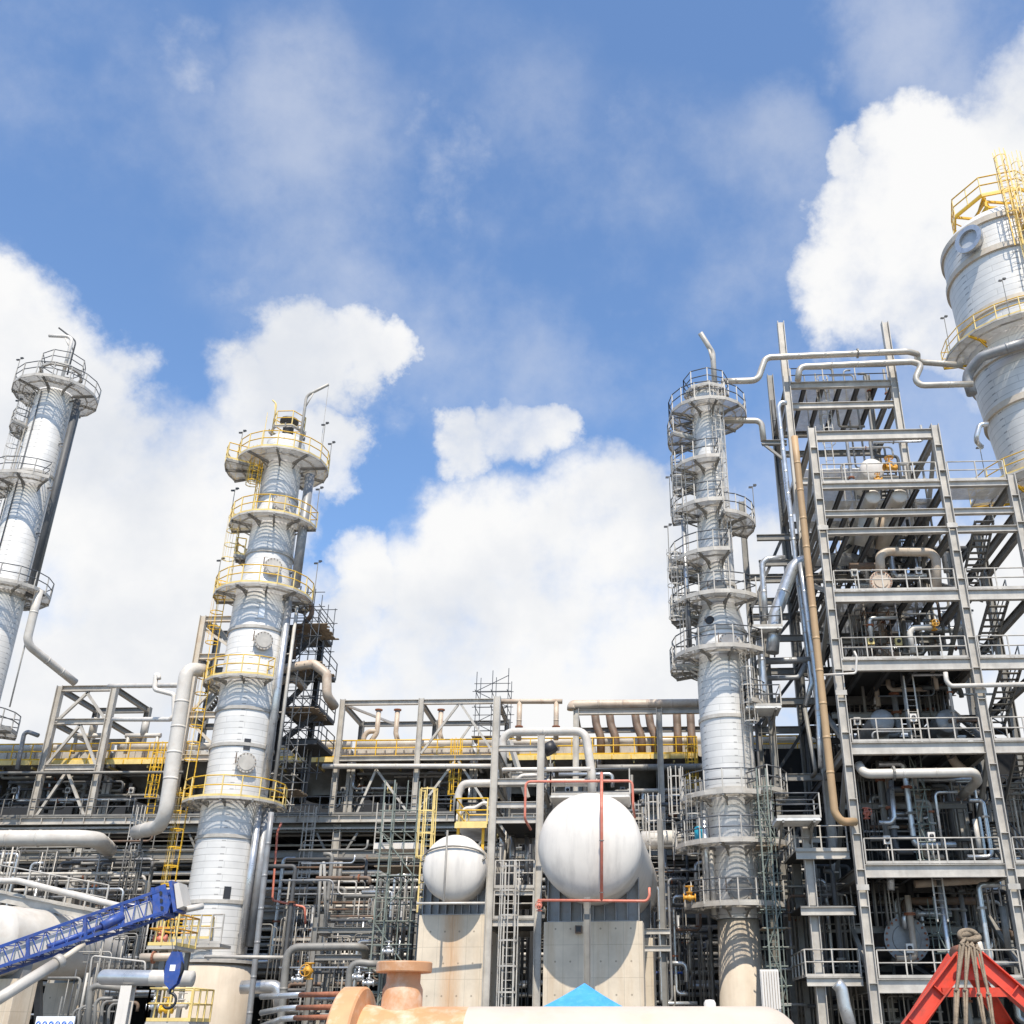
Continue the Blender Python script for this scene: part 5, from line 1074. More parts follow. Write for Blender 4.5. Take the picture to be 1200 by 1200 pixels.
# access frame with its caged ladder between the tanks
ax0, ax1_ = P(572, 1100, 46.5).x, P(630, 1100, 46.5).x; AYS = [46.5, 52]
zq = lambda py, Y=46.5: zat(600, py, Y)
af = thing('ladder_tower', 'grey steel access frame with floors and a caged ladder between the two tanks', 'steel frame', ((ax0+ax1_)/2, 49, 0))
for x, top in ((ax0, zat(580, 816, 46.5)), (ax1_, zat(630, 862, 46.5))):
    MB().ibeam((x, 46.5, 0), (x, 46.5, top), .3, .3, .025, (1, 0, 0)).build('post', 'galL', af); MB().ibeam((x, 52, 0), (x, 52, zq(862)), .28, .28, .025, (1, 0, 0)).build('post', 'gal', af)
for py, fl in ((874, 0), (913, 0), (940, 0), (958, 1), (1042, 1), (1078, 1)):
    z = zq(py); 
    for y in AYS: MB().ibeam((ax0+.16, y, z-.12), (ax1_-.16, y, z-.12), .16, .26, .02).build('beam', 'galL', af)
    for x in (ax0, ax1_): MB().ibeam((x, 46.66, z-.14), (x, 51.84, z-.14), .15, .25, .02).build('beam', 'gal', af)
    if fl:
        MB().box((ax0+.2, 46.6, z), (ax1_-.2, 52, z+.04)).build('floor', 'grate', af)
        if py != 958: rail_mb([(ax0+.2, 46.45, z+.04), (ax1_-.2, 46.45, z+.04)], step=.7).build('railing', ['galL', 'galL'], af)
MB().bar((ax0, 46.6, zq(874)), (ax0, 51.8, zq(913)), .12).bar((ax1_, 46.6, zq(940)), (ax1_, 51.8, zq(874)), .12).build('brace', 'gal', af)
a = P(597, 1080, 46); ladder_mb((a.x, 46.0, 0), (a.x, 46.0, zq(1042)), (0, -1, 0)).build('ladder', 'galL', af)
pp('white hairpin pipe arching above the access frame and dropping by the larger tank', [(590, 905, 50.5), (588, 858, 50.5), (686, 857, 49.5), (693, 905, 49.5), (694, 935, 49.5)], 10, 'pipeW', bendr=.55, n=16)
pp('slim white pipe running under the hairpin pipe to the larger tank', [(583, 935, 49), (583, 902, 49), (692, 901, 49)], 5, 'white', bendr=.3)
pp('short white bent pipe through the access frame', [(605, 914, 51), (612, 909, 51), (650, 908, 51)], 5, 'white', bendr=.3)
pp('slanting pale square duct behind the access frame', [(597, 868, 53), (618, 935, 53)], 7, 'galL', n=4)
o = MB(); a = P(641, 872, 52); b = P(647, 882, 52); o.tube([a, b], .35, 12); tag(o.build('motor', 'black'), 'dark motor tilted between the hairpin pipe and the access frame', 'motor')
pp('grey pipe rising behind the floor of the access frame, beside the larger tank', [(618, 962, 51), (617, 1050, 51)], 6, 'pipeS'); pp('grey pipe rising behind the floor of the access frame, in its middle', [(601, 962, 51), (599, 1050, 51)], 7, 'pipeS'); pp('thinner grey pipe rising behind the floor of the access frame', [(592, 966, 51), (590, 1050, 51)], 4, 'galL')
fr = thing('tank_gallery', 'light railed gallery on thin posts over the larger white tank', 'platform', (P(690, 920, 50).x, 50, zat(690, 930, 50)))
a, b = P(645, 932, 49.5), P(738, 930, 49.5); rail_mb([(a.x, 49.5, a.z), (b.x, 49.5, a.z), (b.x, 52, a.z), (a.x, 52, a.z)], closed=True, h=1.2).build('railing', ['rail', 'galL'], fr); MB().box((a.x, 49.5, a.z-.1), (b.x, 52, a.z)).build('floor', 'soffit', fr)
for xx in (a.x+.2, b.x-.2): MB().bar((xx, 51.8, q2.z), (xx, 51.8, a.z-.1), .15).build('leg', 'gal', fr)
# stair/ladder frame right of the larger tank
a = P(783, 1000, 52); o = thing('pipe_support', 'grey steel pipe post with two short arms beside the larger tank', 'post', (P(776, 1100, 52).x, 52, 0))
mx = P(776, 1050, 52).x; MB().ibeam((mx, 52, 0), (mx, 52, zat(776, 960, 52)), .28, .28, .025, (1, 0, 0)).build('post', 'gal', o)
for py in (1092, 1112): z = zat(776, py, 52); MB().ibeam((mx-1.2, 51.8, z), (mx+.3, 51.8, z), .16, .24, .02).build('arm', 'galL', o)
pp('fat pale pipe end lying behind the larger tank', [(752, 985, 58), (792, 983, 58), (806, 992, 61)], 21, 'pipeW', bendr=1.0, n=20)
for k, (px, yy) in enumerate(((768, 1000), (795, 968))):
    a = P(px, yy+40, 56); o = thing('ladder', 'thin caged ladder beside the larger tank, %s one' % ('nearer' if not k else 'farther'), 'ladder', a, 'caged ladders by the larger tank'); ladder_mb(a, (a.x, a.y, zat(px, yy-45, 56)), (0, -1, 0)).build('rails', 'galL', o)
scaffold('green-tinged scaffold with a board deck beside the smaller tank', P(449, 1020, 50).x, P(490, 1020, 50).x, 49, 51.5, 0, zat(468, 945, 50), 3, 1.9, [zat(468, 1019, 50)], 'green', True, 15)
a = P(470, 999, 50.3); o = MB().box((P(442, 999, 50).x, 49.2, a.z), (P(494, 999, 50).x, 51.2, a.z+.28)); tag(o.build('duct_box', 'white'), 'long white box resting across the scaffold beside the smaller tank', 'box')
# ---------------------------------------------------------------- the lower middle: process piping before the rack
pp('tall straight grey pipe standing beside the yellow-railed column skirt', [(288, 1230, 55), (318, 952, 55)], 6.5, 'pipeG')
pp('galvanised pipe rising from the ground and turning level before the rack', [(326, 1230, 50), (337, 1110, 50), (428, 1109, 50), (428, 1125, 52)], 9, 'gal', bendr=.5, n=14)
pp('second galvanised pipe turning level nearer the orange flange', [(405, 1230, 48), (410, 1127, 48), (440, 1130, 48), (462, 1128, 50)], 8, 'gal', bendr=.4, n=14)
pp('silver insulated pipe running out of the column skirt', [(283, 1157, 57), (326, 1156, 57), (328, 1180, 57)], 15, 'pipeS', bendr=.4, n=18)
pp('thin red pipe falling between the column and the rack leg', [(330, 964, 60), (325, 975, 60), (319, 1055, 60), (357, 1063, 60), (358, 1083, 60)], 2.6, 'pinkP', bendr=.2)
pp('long pale handrail pipe before the yellow-railed column', [(240, 1121, 52), (334, 1122, 52)], 4, 'galL')
pp('tall twin galvanised pipe before the rack leg, nearer the leg', [(372, 1100, 57), (376, 1015, 57), (380, 1009, 57), (382, 1090, 57)], 3.4, 'galL', bendr=.3)
pp('tall galvanised hairpin before the smaller tank scaffold', [(442, 1085, 54), (447, 1025, 54), (452, 1025, 54), (449, 1090, 54)], 4, 'gal', bendr=.3)
for i, (y, x1) in enumerate(((1165, 398), (1180, 392), (1192, 386))):
    pp('rust-tipped pipe pointing at the orange flange, %s down' % ORD[i], [(352-i*3, y+1, 40), (x1, y, 38)], 6, 'rust', group='rust-tipped pipes'); pp('silver pipe feeding a rust-tipped pipe, %s down' % ORD[i], [(306, y+3+i*4, 41.5), (330, y+2, 40.9), (352-i*3, y+1, 40.05)], 6.5, 'pipeS', group='silver feed pipes')
frame3('pipe_stand', 'grey piping frame with cross beams between column skirt and orange flange', [P(363, 1150, 54).x, P(452, 1150, 54).x], [54, 57], 0, zat(400, 1075, 54), [zat(400, y, 54) for y in (1122, 1090)], w=.28, m='gal')
frame3('pipe_bridge', 'green-grey beam bridge between the rack leg and the smaller tank', [P(377, 1075, 60).x, P(487, 1075, 60).x], [60, 63], 0, zat(430, 1071, 60), [zat(430, 1074, 60)], w=.3, m='gal')
valve('yellow valve between the galvanised pipes near the orange flange', P(362, 1138, 47), .32, 'orangeV', (0, 0, 1), stem=(0, -1, 0))
for i, (px, py) in enumerate(((420, 1145), (432, 1152), (349, 1148), (455, 1115))):
    valve('grey valve among the piping before the rack, %s along' % ORD[i], P(px, py, 46), .22, 'pipeS', (1, 0, 0), group='grey valves')
# ---------------------------------------------------------------- left: white vessel, boom, hook, piping
ax0 = Vector((math.sin(R(20)), math.cos(R(20)), 0)); q0 = P(-8, 1102, 44); r0 = 39/ppm(q0)
V0 = drum('storage_tank', 'cream white horizontal tank behind the blue boom, shaded underneath', q0, ax0, r0, 5.5, 'pipeW', 'white tanks on concrete piers', head=.5)
for k in (1.0, 4.6):
    c = q0+ax0*k; s = Vector((ax0.y, -ax0.x, 0)); mb = MB(); zt = q0.z-r0*1.05
    cs = [c-s*r0*.9-ax0*.5, c+s*r0*.9-ax0*.5, c+s*r0*.9+ax0*.5, c-s*r0*.9+ax0*.5]
    mb.hexa([v_((p.x, p.y, 0)) for p in cs for v_ in (Vector,)]+[Vector((p.x, p.y, zt)) for p in cs]); o = mb.build('concrete_pier', 'conc'); tag(o, 'concrete pier under the cream tank behind the boom, %s end' % ('near' if k < 2 else 'far'), 'pier', 'concrete piers')
    mb = MB(); cs2 = [c-s*r0*.8-ax0*.2, c+s*r0*.8-ax0*.2, c+s*r0*.8+ax0*.2, c-s*r0*.8+ax0*.2]; mb.hexa([Vector((p.x, p.y, zt+.003)) for p in cs2]+[Vector((p.x, p.y, q0.z-r0*.35)) for p in cs2]); mb.build('saddle', 'pipeG', V0)
# blue lattice boom with its head and hook block
BYL, BYR = 21.0, 24.0
def bp(px, py, Y): return P(px, py, Y)
L0t, L0b = bp(-70, 1134, BYL), bp(-70, 1156, BYL); R0t, R0b = bp(188, 1043, BYR), bp(190, 1069, BYR)
bm_ = thing('crane_boom', 'blue lattice crane boom reaching up across the cream tank, white inside', 'crane boom', (L0t+R0b)/2)
dv = Vector((.0, .55, .0)); mb = MB()
ch = [(L0t, R0t), (L0b, R0b), (L0t+dv, R0t+dv), (L0b+dv, R0b+dv)]
for a, b in ch: mb.bar(a, b, .058, .058)
mb.build('chord', 'blueP', bm_)
mb = MB(); n = 16
for (a0, b0), (a1, b1) in ((ch[0], ch[1]), (ch[2], ch[3]), (ch[0], ch[2]), (ch[1], ch[3])):
    for i in range(n):
        p, q = a0.lerp(b0, i/n), a1.lerp(b1, (i+.5)/n); mb.tube([p, q], .012, 5); mb.tube([q, a0.lerp(b0, (i+1)/n)], .012, 5)
mb.build('lacing', 'blueP', bm_)
for t in (.06, .36, .62, .8):
    mb = MB()
    for a, b in ((0, 1), (2, 3), (0, 2), (1, 3)): mb.bar(ch[a][0].lerp(ch[a][1], t), ch[b][0].lerp(ch[b][1], t), .06, .05)
    mb.build('frame_ring', 'blueP', bm_)
mid0 = (L0t+L0b)/2+dv*.5; midR = (R0t+R0b)/2+dv*.5
MB().bar(mid0, mid0.lerp(midR, .93), .2, .28).build('inner_arm', 'white', bm_)
mb = MB().tube([mid0.lerp(midR, .70)+Vector((0, -.25, -.1)), mid0.lerp(midR, .80)+Vector((0, -.25, -.02))], .1, 12); mb.tube([mid0.lerp(midR, .45)+Vector((0, -.25, -.13)), mid0.lerp(midR, .70)+Vector((0, -.25, -.1))], .05, 8); mb.build('cylinder', 'blueP', bm_)
# head: two cheek plates with holes (rims), sheaves, white cover
hd = (R0b-R0t).normalized(); along = (R0t-L0t).normalized(); up_ = -hd
mb = MB(); ce = R0t.lerp(R0b, .5)
for s in (-.02, .57):
    e = ce+Vector((0, s, 0)); A = e-along*.10-hd*.30; pl = [e-along*.18-hd*.33, e+along*.12-hd*.33, e+along*.20+hd*.12, e+along*.12+hd*.30, e-along*.20+hd*.30]
    k0 = mb.pts([p for p in pl]+[p+Vector((0, .03, 0)) for p in pl]); m_ = len(pl); mb.face(range(k0, k0+m_)); mb.face(list(range(k0+m_, k0+2*m_))[::-1])
    for i in range(m_): mb.face((k0+i, k0+m_+i, k0+m_+(i+1) % m_, k0+(i+1) % m_))
mb.bar(ce-along*.18-hd*.3, ce-along*.18-hd*.3+dv, .08, .1); mb.bar(ce+hd*.27, ce+hd*.27+dv, .1, .08)
mb.hexa([ce+along*a_+hd*b_+Vector((0, c_, 0)) for b_, sh in ((-.36, .0), (.32, .05)) for a_, c_ in ((.20+sh, .0), (.27+sh, .0), (.27+sh, .58), (.20+sh, .58))]); mb.build('head', 'blueP', bm_)
mb = MB()
for k in (-.16, 0, .16): mb.tube([ce+hd*k+Vector((0, -.035, 0)), ce+hd*k+Vector((0, -.021, 0))], .05, 14)
mb.build('pin', 'black', bm_)
mb = MB(); cc = ce+along*.42+dv*.5
mb.hexa([cc+along*a+hd*b+Vector((0, c, 0)) for b, (w0, w1) in ((-.27, (-.11, .0)), (.27, (-.09, .07))) for a, c in ((w0, -.25), (w1, -.25), (w1, .25), (w0, .25))]); mb.tube([cc+hd*.3+along*.02, cc+hd*.36+along*.42], .07, 8); mb.build('sheave_cover', 'pipeW', bm_)
hy = (ce+dv*.5).y
hk = P(204, 1136, hy); h = thing('hook_block', 'blue crane hook block with a pale plate hanging before the silver pipe', 'hook block', hk)
r_ = 19/ppm(hk)
mb = MB(); pl = [(0, -1.15), (.5, -.8), (.66, -.2), (.62, .4), (.3, 1.0), (-.3, 1.0), (-.62, .4), (-.66, -.2), (-.5, -.8)]
for s in (-.09, .07):
    k0 = mb.pts([hk+Vector((x*r_*.75, s, z*r_)) for x, z in pl]+[hk+Vector((x*r_*.75, s+.025, z*r_)) for x, z in pl]); m_ = len(pl); mb.face(range(k0, k0+m_)); mb.face(list(range(k0+m_, k0+2*m_))[::-1])
    for i in range(m_): mb.face((k0+i, k0+m_+i, k0+m_+(i+1) % m_, k0+(i+1) % m_))
mb.build('cheek_plate', 'blueP', h); MB().lathe(hk+Vector((0, -.06, 0)), [(0, 0), (r_*.55, 0), (r_*.6, .02), (r_*.5, .06), (r_*.6, .1), (r_*.55, .12), (0, .12)], 24, (0, 1, 0)).build('sheave', 'black', h)
MB().box((hk.x-r_*.17, hk.y-.096, hk.z-r_*.1), (hk.x+r_*.17, hk.y-.091, hk.z+r_*.25)).build('plate', 'signW', h)
hooks = [hk+Vector((r_*.42*math.cos(R(a)), 0, -r_*1.75+r_*.42*math.sin(R(a)))) for a in range(95, -150, -20)]; MB().tube([hk-Vector((0, 0, r_*1.1))]+hooks, [.03]*(len(hooks))+[.012], 8).build('hook', 'black', h)
for s in (-.05, .05): pass
mb = MB(); topc = ce+along*.1+dv*.5
for s in (-.05, .05): mb.tube([hk+Vector((s, 0, r_*.6)), topc+Vector((s, 0, 0))], .009, 5)
tag(mb.build('hoist_cable', 'rail'), 'thin steel cables from the blue boom head to its hook block', 'cable')
# strut under the boom
a, b = P(-30, 1188, 21), P(69, 1127, 22.4); hst = thing('hydraulic_strut', 'cream hydraulic strut propping the blue boom from below', 'strut', a)
MB().tube([a, b], .11, 14).build('barrel', 'galL', hst); MB().tube([b, P(98, 1107, 22.9)], .06, 12).build('rod', 'cream', hst); MB().tube([b-(b-a).normalized()*.08, b+(b-a).normalized()*.06], .14, 14).build('gland', 'galL', hst)
# pipes on the left
pp('long pale pipe sloping down behind the blue boom', [(-30, 1033, 46), (20, 1032, 46), (140, 1062, 44), (185, 1062, 44)], 7.5, 'pipeW', bendr=.8, n=14)
wk = thing('sloping_gantry', 'pale cable gantry sloping down behind the boom above the cream tank', 'gantry', P(60, 1060, 46.5)); a, b = P(-20, 1048, 46.5), P(118, 1075, 45.5)
MB().ibeam(a, b, .2, .35, .02).build('beam', 'galL', wk); rail_mb([a+Vector((0, .2, .18)), b+Vector((0, .2, .18))], step=1.0).build('railing', ['galL', 'galL'], wk); MB().bar(P(45, 1060, 46.9), P(45, 1230, 46.9), .25).build('post', 'gal', wk)
sp = thing('insulated_pipe', 'fat silver jacketed pipe with a domed end behind the blue hook block', 'pipe', P(170, 1146, 33)); a, b = P(121, 1145, 33), P(226, 1147, 33); rr = 8.5/ppm(a)
mb = MB().lathe(a, [(0, -rr*.75), (rr*.55, -rr*.6), (rr*.88, -rr*.3), (rr, 0), (rr, (b-a).length*.55)], 24, b-a); mb.build('jacket', 'pipeS', sp); MB().lathe(a, [(rr*1.03, (b-a).length*.54), (rr*1.03, (b-a).length), (0, (b-a).length)], 24, b-a).build('sleeve', 'pipeW', sp)
z = a.z-rr; xx = P(150, 1160, 33).x; MB().ibeam((xx, 33, 0), (xx, 33, z-.02), .32, .32, .03, (0, 1, 0)).build('stand', 'white', sp)
pp('beige pipe stub with a red coupling behind the silver jacketed pipe', [(165, 1122, 40), (212, 1121, 40)], 9, 'pipeB', flanges=[(P(180, 1122, 40), (1, 0, 0))])
pp('galvanised pipe bending over beside the white stand', [(101, 1230, 34), (106, 1158, 34), (114, 1155, 34), (145, 1159, 34)], 7, 'gal', bendr=.3, n=14)
for i, px in enumerate((112, 120, 128, 93, 86)):
    pp('upright galvanised pipe beside the white stand, %s of the cluster' % ORD[i], [(px-3, 1235, 36+i*.4), (px, 1170+3*i, 36+i*.4), (px+20, 1170+3*i, 36+i*.4)], 4-.3*i, 'gal', group='upright pipes by the white stand', bendr=.2)
pp('thin pale goalpost pipe at the edge of the cream tank', [(98, 1200, 38), (108, 1120, 38), (170, 1127, 38), (170, 1150, 38)], 2.2, 'galL', bendr=.1)
for k, (x0_, x1_, ya, yb, lab) in enumerate(((170, 222, 1197, 1168, 'lower yellow pump skid railing under the silver jacketed pipe'), (172, 205, 1108, 1084, 'orange railed landing under the boom head'))):
    o = thing('railed_platform', lab, 'platform', P((x0_+x1_)/2, ya, 42), 'small railed landings'); a, b = P(x0_, ya, 42), P(x1_, ya, 42); b.z = a.z
    MB().box((a.x, 42, a.z-.12), (b.x, 44, a.z)).build('floor', 'galL', o); rail_mb([(a.x, 42, a.z), (b.x, 42, a.z), (b.x, 44, a.z), (a.x, 44, a.z)], closed=True, step=.7, mb=None).build('railing', ['yelP' if k == 0 else 'orangeV', 'yelP'], o); MB().bar((a.x+.3, 43, 0), (a.x+.3, 43, a.z-.12), .2).bar((b.x-.3, 43, 0), (b.x-.3, 43, a.z-.12), .2).build('leg', 'gal', o)
for i, (px, py) in enumerate(((180, 1180), (195, 1183), (212, 1178), (188, 1100))):
    valve('pale valve on the small yellow landing, %s along' % ORD[i], P(px, py, 42.8), .24, ('pipeS', 'yellow', 'pipeW', 'pinkP')[i], group='valves by the hook block')
o = thing('railed_platform', 'grey landing with tall railing wrapped on the skirt of the yellow-railed column', 'platform', P(232, 1108, 53), 'small railed landings'); a, b = P(205, 1106, 53), P(258, 1106, 53)
MB().box((a.x, 53, a.z-.15), (b.x, 54.5, a.z)).build('floor', 'galL', o); rail_mb([(a.x, 53, a.z), (b.x, 53, a.z)], step=.6, h=1.3).build('railing', ['galL', 'galL'], o); MB().bar((a.x+.3, 54, 0), (a.x+.3, 54, a.z-.15), .2).build('leg', 'gal', o)
# safety notice
sg = thing('safety_sign', 'white board with a row of blue round safety symbols', 'sign', (P(66, 1200, 22).x, 22, 0)); a, b = P(43, 1191, 22), P(88, 1192, 22); hgt = .75
MB().box((a.x, 22, a.z-hgt), (b.x, 22.03, a.z)).build('board', 'signW', sg); mb = MB(); wd = b.x-a.x
for i in range(6):
    for row in range(2):
        c = Vector((a.x+wd*(i+.5)/6, 21.996, a.z-.13-.34*row)); mb.m(0).lathe(c, [(0, 0), (wd*.062, 0), (wd*.062, .003), (0, .003)], 18, (0, 1, 0))
        e = c+Vector((0, -.006, 0)); s = wd*.03
        mb.m(1)
        if i == 0: mb.lathe(e, [(0, 0), (s*.7, 0), (s*.7, .003), (0, .003)], 10, (0, 1, 0))
        elif i == 1: mb.box((e.x-s, e.y, e.z-s*.5), (e.x+s, e.y+.003, e.z+s*.1)); mb.box((e.x-s*.4, e.y, e.z+s*.1), (e.x+s*.4, e.y+.003, e.z+s*.8))
        elif i == 2: mb.box((e.x-s*.7, e.y, e.z-s), (e.x+s*.7, e.y+.003, e.z+s*.4))
        elif i == 3: mb.lathe(e, [(s*.5, 0), (s*.9, 0), (s*.9, .003), (s*.5, .003)], 12, (0, 1, 0))
        elif i == 4: mb.box((e.x-s*.9, e.y, e.z-s*.8), (e.x+s*.2, e.y+.003, e.z-s*.1)); mb.box((e.x-s*.2, e.y, e.z-s*.1), (e.x+s*.3, e.y+.003, e.z+s*.9))
        else: mb.lathe(e, [(s*.6, 0), (s*.95, 0), (s*.95, .003), (s*.6, .003)], 6, (0, 1, 0))
mb.build('symbol', ['signB', 'signW'], sg)
for x in (a.x+.1, b.x-.1): MB().bar((x, 22.06, 0), (x, 22.06, a.z-.1), .05).build('post', 'gal', sg)
MB().bar(((a.x+b.x)/2, 22.1, 0), ((a.x+b.x)/2, 22.1, a.z+.35), .03).build('mast', 'gal', sg)

# ---------------------------------------------------------------- foreground: primed vessel, tent, lifting frame, barrier
VY = 12.0; top = P(700, 1180, VY); VR = .62; cz = top.z-VR+.004
xl, xr, xo = P(405, 1180, VY).x, P(893, 1186, VY).x, P(420, 1170, VY).x
ve = thing('pressure_vessel', 'long cream primed vessel lying in the foreground with orange flanged end and nozzle', 'vessel', ((xl+xr)/2, VY, 0))
c = Vector((xl, VY, cz)); ln = xr-xl
MB().lathe(c, [(VR, .2), (VR, 1.3)], 72, (1, 0, 0)).build('rusty_shell_course', 'orange', ve)
MB().lathe(c, [(VR+.001, 1.3), (VR+.001, ln)]+[(VR*math.cos(math.pi/2*k/10), ln+VR*.75*math.sin(math.pi/2*k/10)) for k in range(1, 11)], 72, (1, 0, 0)).build('shell', 'shellF', ve)
MB().lathe(c, [(0, -.02), (VR+.17, -.02), (VR+.19, 0), (VR+.19, .2), (VR+.17, .22), (VR+.02, .24), (VR, .42)], 72, (1, 0, 0), smooth=False).build('girth_flange', 'orange', ve)
nx = P(472, 1160, VY).x; nb = Vector((nx, VY, cz+VR-.05)); zf0, zf1 = P(472, 1140, VY).z-nb.z, P(472, 1127.5, VY).z-nb.z; u = 1/ppm(nb)
MB().lathe(nb, [(26*u, -.05), (24*u, .06), (23.5*u, zf0-.16), (20*u, zf0-.10), (20*u, zf0)], 48).build('nozzle_neck', 'orange', ve)
MB().lathe(nb, [(19*u, zf0), (32*u, zf0), (33*u, zf0+.01), (33*u, zf1-.01), (32*u, zf1), (17*u, zf1), (17*u, zf0-.2)], 48, smooth=False).build('nozzle_flange', 'orange', ve)
cx = P(832, 1180, VY).x; MB().lathe((cx, VY, cz+VR-.05), [(7*u, 0), (7*u, .08), (5*u, .11), (0, .115)], 20).build('plug', 'white', ve)
for x in (xl+.9, xr-.7):
    mb = MB(); mb.box((x-.12, VY-.5, 0), (x+.12, VY+.5, cz-VR*.6)); mb.box((x-.25, VY-.65, 0.0), (x+.25, VY+.65, .06)); mb.build('saddle', 'redP', ve)
# blue canopy
TY = 26.0; ap = P(685, 1152, TY); hwid = 1.62; drop = .82
tn = thing('canopy_tent', 'blue pyramid canopy tent showing its peak before the broad concrete pier', 'tent', (ap.x, TY, 0))
mb = MB(); n = 8; pk = Vector((ap.x, TY, ap.z)); cs = [Vector((ap.x+sx*hwid, TY+sy*hwid, ap.z-drop)) for sx, sy in ((-1, -1), (1, -1), (1, 1), (-1, 1))]
for i in range(4):
    a, b = cs[i], cs[(i+1) % 4]; prev = None
    for j in range(n+1):
        t = j/n; row = [pk.lerp(a, t).lerp(pk.lerp(b, t), k/n)-Vector((0, 0, .10*math.sin(math.pi*t)*(.6+.4*math.sin(math.pi*k/n)))) for k in range(n+1)]
        k1 = mb.pts(row)
        if prev is not None:
            for k in range(n): mb.face((prev+k, k1+k, k1+k+1, prev+k+1), True)
        prev = k1
    mb.bar(a-Vector((0, 0, .12)), b-Vector((0, 0, .12)), .015, .24)
mb.build('roof', 'tarp', tn)
mb = MB()
for i in (1,): mb.bar(pk.lerp(cs[i], .62)+Vector((0, -.02, -.05)), cs[i]+Vector((0, -.02, .02)), .05, .02)
mb.build('edge_tape', 'white', tn)
for p in cs: MB().bar((p.x*.99+ap.x*.01, p.y, 0), (p.x*.99+ap.x*.01, p.y, p.z-.02), .05).build('leg', 'galL', tn)
# white barrier panel
bY = 20.0; bl = [P(x, y, bY) for x, y in ((894, 1190), (917, 1205), (917, 1143), (909, 1136), (896, 1133))]
br = thing('barrier_panel', 'white ribbed barrier panel with a grey lower band standing by the vessel end', 'barrier', (bl[0].x, bY, 0)); zt_ = bl[3].z; xw = (bl[0].x, bl[1].x)
mb = MB().box((xw[0], bY, .15), (xw[1], bY+.06, zt_)); 
for i in range(7): x = xw[0]+(xw[1]-xw[0])*(i+.3)/7; mb.box((x, bY-.03, zt_-.62), (x+.03, bY-.002, zt_-.03))
mb.build('panel', 'white', br); MB().box((xw[0], bY-.02, .3), (xw[1], bY-.003, zt_-.66)).build('band', 'pipeG', br); MB().box((xw[0]-.05, bY-.3, 0), (xw[0]+.08, bY+.35, .15)).build('foot', 'galD', br); MB().box((xw[1]-.08, bY-.3, 0), (xw[1]+.05, bY+.35, .15)).build('foot', 'galD', br)
# red lifting frame with slings
LY = 14.0; apx = P(1134, 1114, LY); sc = 1/ppm(apx)
lf = thing('lifting_pyramid', 'red pyramid lifting frame of welded beams with rope slings over its apex', 'lifting frame', (apx.x, LY+.6, 0))
H = apx.z; sp_ = H*1.0
feet = [Vector((apx.x-sp_*.98, LY-.25, 0)), Vector((apx.x+sp_*1.02, LY-.25, 0)), Vector((apx.x-sp_*.7, LY+1.9, 0)), Vector((apx.x+sp_*.7, LY+1.9, 0))]
for i, f in enumerate(feet):
    t_ = apx+(f-apx).normalized()*.12+Vector((0, .3 if i > 1 else 0, 0)); leg = MB(); dirv = (f-t_); leg.ibeam(t_, f+Vector((0, 0, .01)), .15, .19, .016, (1, 0, 0))
    for k in range(1, 7): c_ = t_.lerp(f, k/7); d, a, u_ = MB.frame(dirv, (0, 1, 0)); leg.bar(c_-u_*.07, c_+u_*.07, .14, .012, d)
    leg.build('leg', 'redP', lf)
zt2 = P(1140, 1163, LY).z; k = H-zt2; MB().bar((apx.x-k*.98+.06, LY-.05, zt2), (apx.x+k*1.02-.06, LY-.05, zt2), .1, .1).build('tie', 'redP', lf)
mb = MB(); pl = [(0, -.02), (-k*.62, -k*.70), (k*.62, -k*.70)]; k0 = mb.pts([(apx.x+x, LY+.02, H+z) for x, z in pl]+[(apx.x+x, LY+.04, H+z) for x, z in pl]); mb.face((k0, k0+1, k0+2)); mb.face((k0+5, k0+4, k0+3))
for i in range(3): mb.face((k0+i, k0+3+i, k0+3+(i+1) % 3, k0+(i+1) % 3))
mb.build('gusset', 'redP', lf)
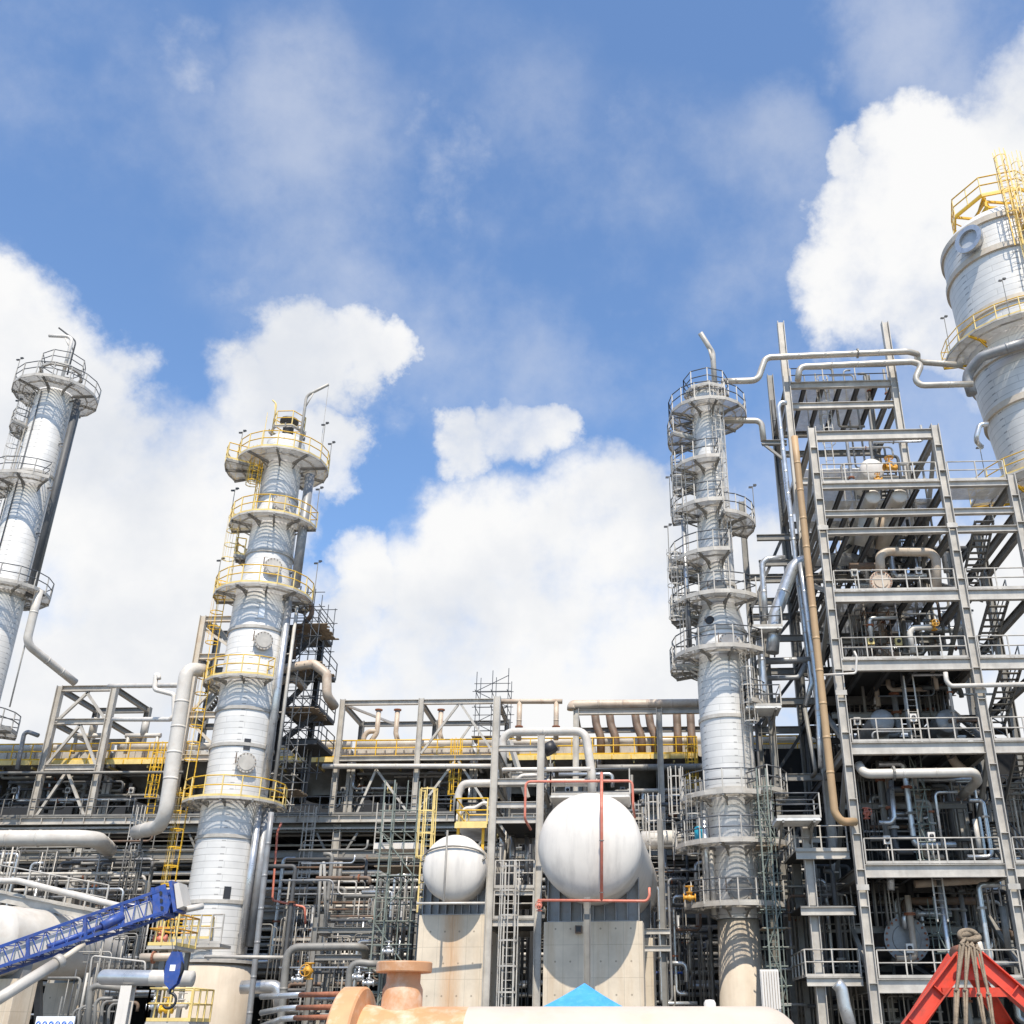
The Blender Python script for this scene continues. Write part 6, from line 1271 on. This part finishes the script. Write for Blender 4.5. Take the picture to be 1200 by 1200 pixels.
mb = MB().lathe((apx.x, LY-.2, H+.0), [(0, 0), (.09, 0), (.09, .7), (0, .7)], 16, (0, 1, 0)); mb.build('apex_pin', 'rust', lf)
def sling(lab, pts, r):
    p = bend([P(x, y, Y) for x, y, Y in pts], .12, 6); mb = MB()
    for j in range(2): mb.tube([q+Vector((.02*(j-.5)*2*math.sin(i*.9), -.02*j, 0)) for i, q in enumerate(p)], r, 8)
    tag(mb.build('rope_sling', 'rope'), lab, 'sling', 'rope slings')
sling('outer rope sling draped over the apex and hanging before one red leg', [(1118, 1240, 13.4), (1121, 1160, 13.5), (1127, 1106, 13.62), (1133, 1093, 13.75), (1140, 1108, 14.3)], .018)
sling('inner rope sling hanging straight before the red gusset', [(1132, 1240, 13.35), (1131, 1160, 13.45), (1134, 1108, 13.62), (1130, 1096, 13.85), (1126, 1112, 14.2)], .015)
sling('slanting rope sling crossing the red gusset', [(1160, 1240, 13.3), (1147, 1165, 13.42), (1139, 1108, 13.62), (1136, 1096, 13.9)], .015)
sling('slack rope sling hanging in front of the other red leg', [(1169, 1240, 13.3), (1158, 1165, 13.4), (1146, 1112, 13.6), (1140, 1097, 13.9)], .014)
mb = MB(); c_ = P(1137, 1098, 13.7)
ring = [c_+Vector((.10*math.cos(R(a)), .03*math.sin(R(a*2)), .035*math.sin(R(a)))) for a in range(0, 361, 20)]; mb.tube(ring, .035, 8); ring = [c_+Vector((-.03+.10*math.cos(R(a)), -.02, .02+.05*math.sin(R(a)))) for a in range(0, 361, 20)]; mb.tube(ring, .03, 8)
tag(mb.build('rope_knot', 'rope'), 'bundled rope knot around the apex of the red lifting frame', 'knot')
pp('bright blue tube low on the rack beside the broad concrete pier', [(757, 1140, 58), (800, 1140, 58)], 3, 'blueP')
for k, (px, py, Y, lab) in enumerate(((819, 988, 53, 'cyan plastic drum on a middle platform of the slender column'),)):
    a = P(px, py, 53.2); tag(MB().lathe(a, [(0, 0), (.2, 0), (.2, .7), (.12, .78), (0, .78)], 14).build('plastic_drum', 'cyan'), lab, 'drum')
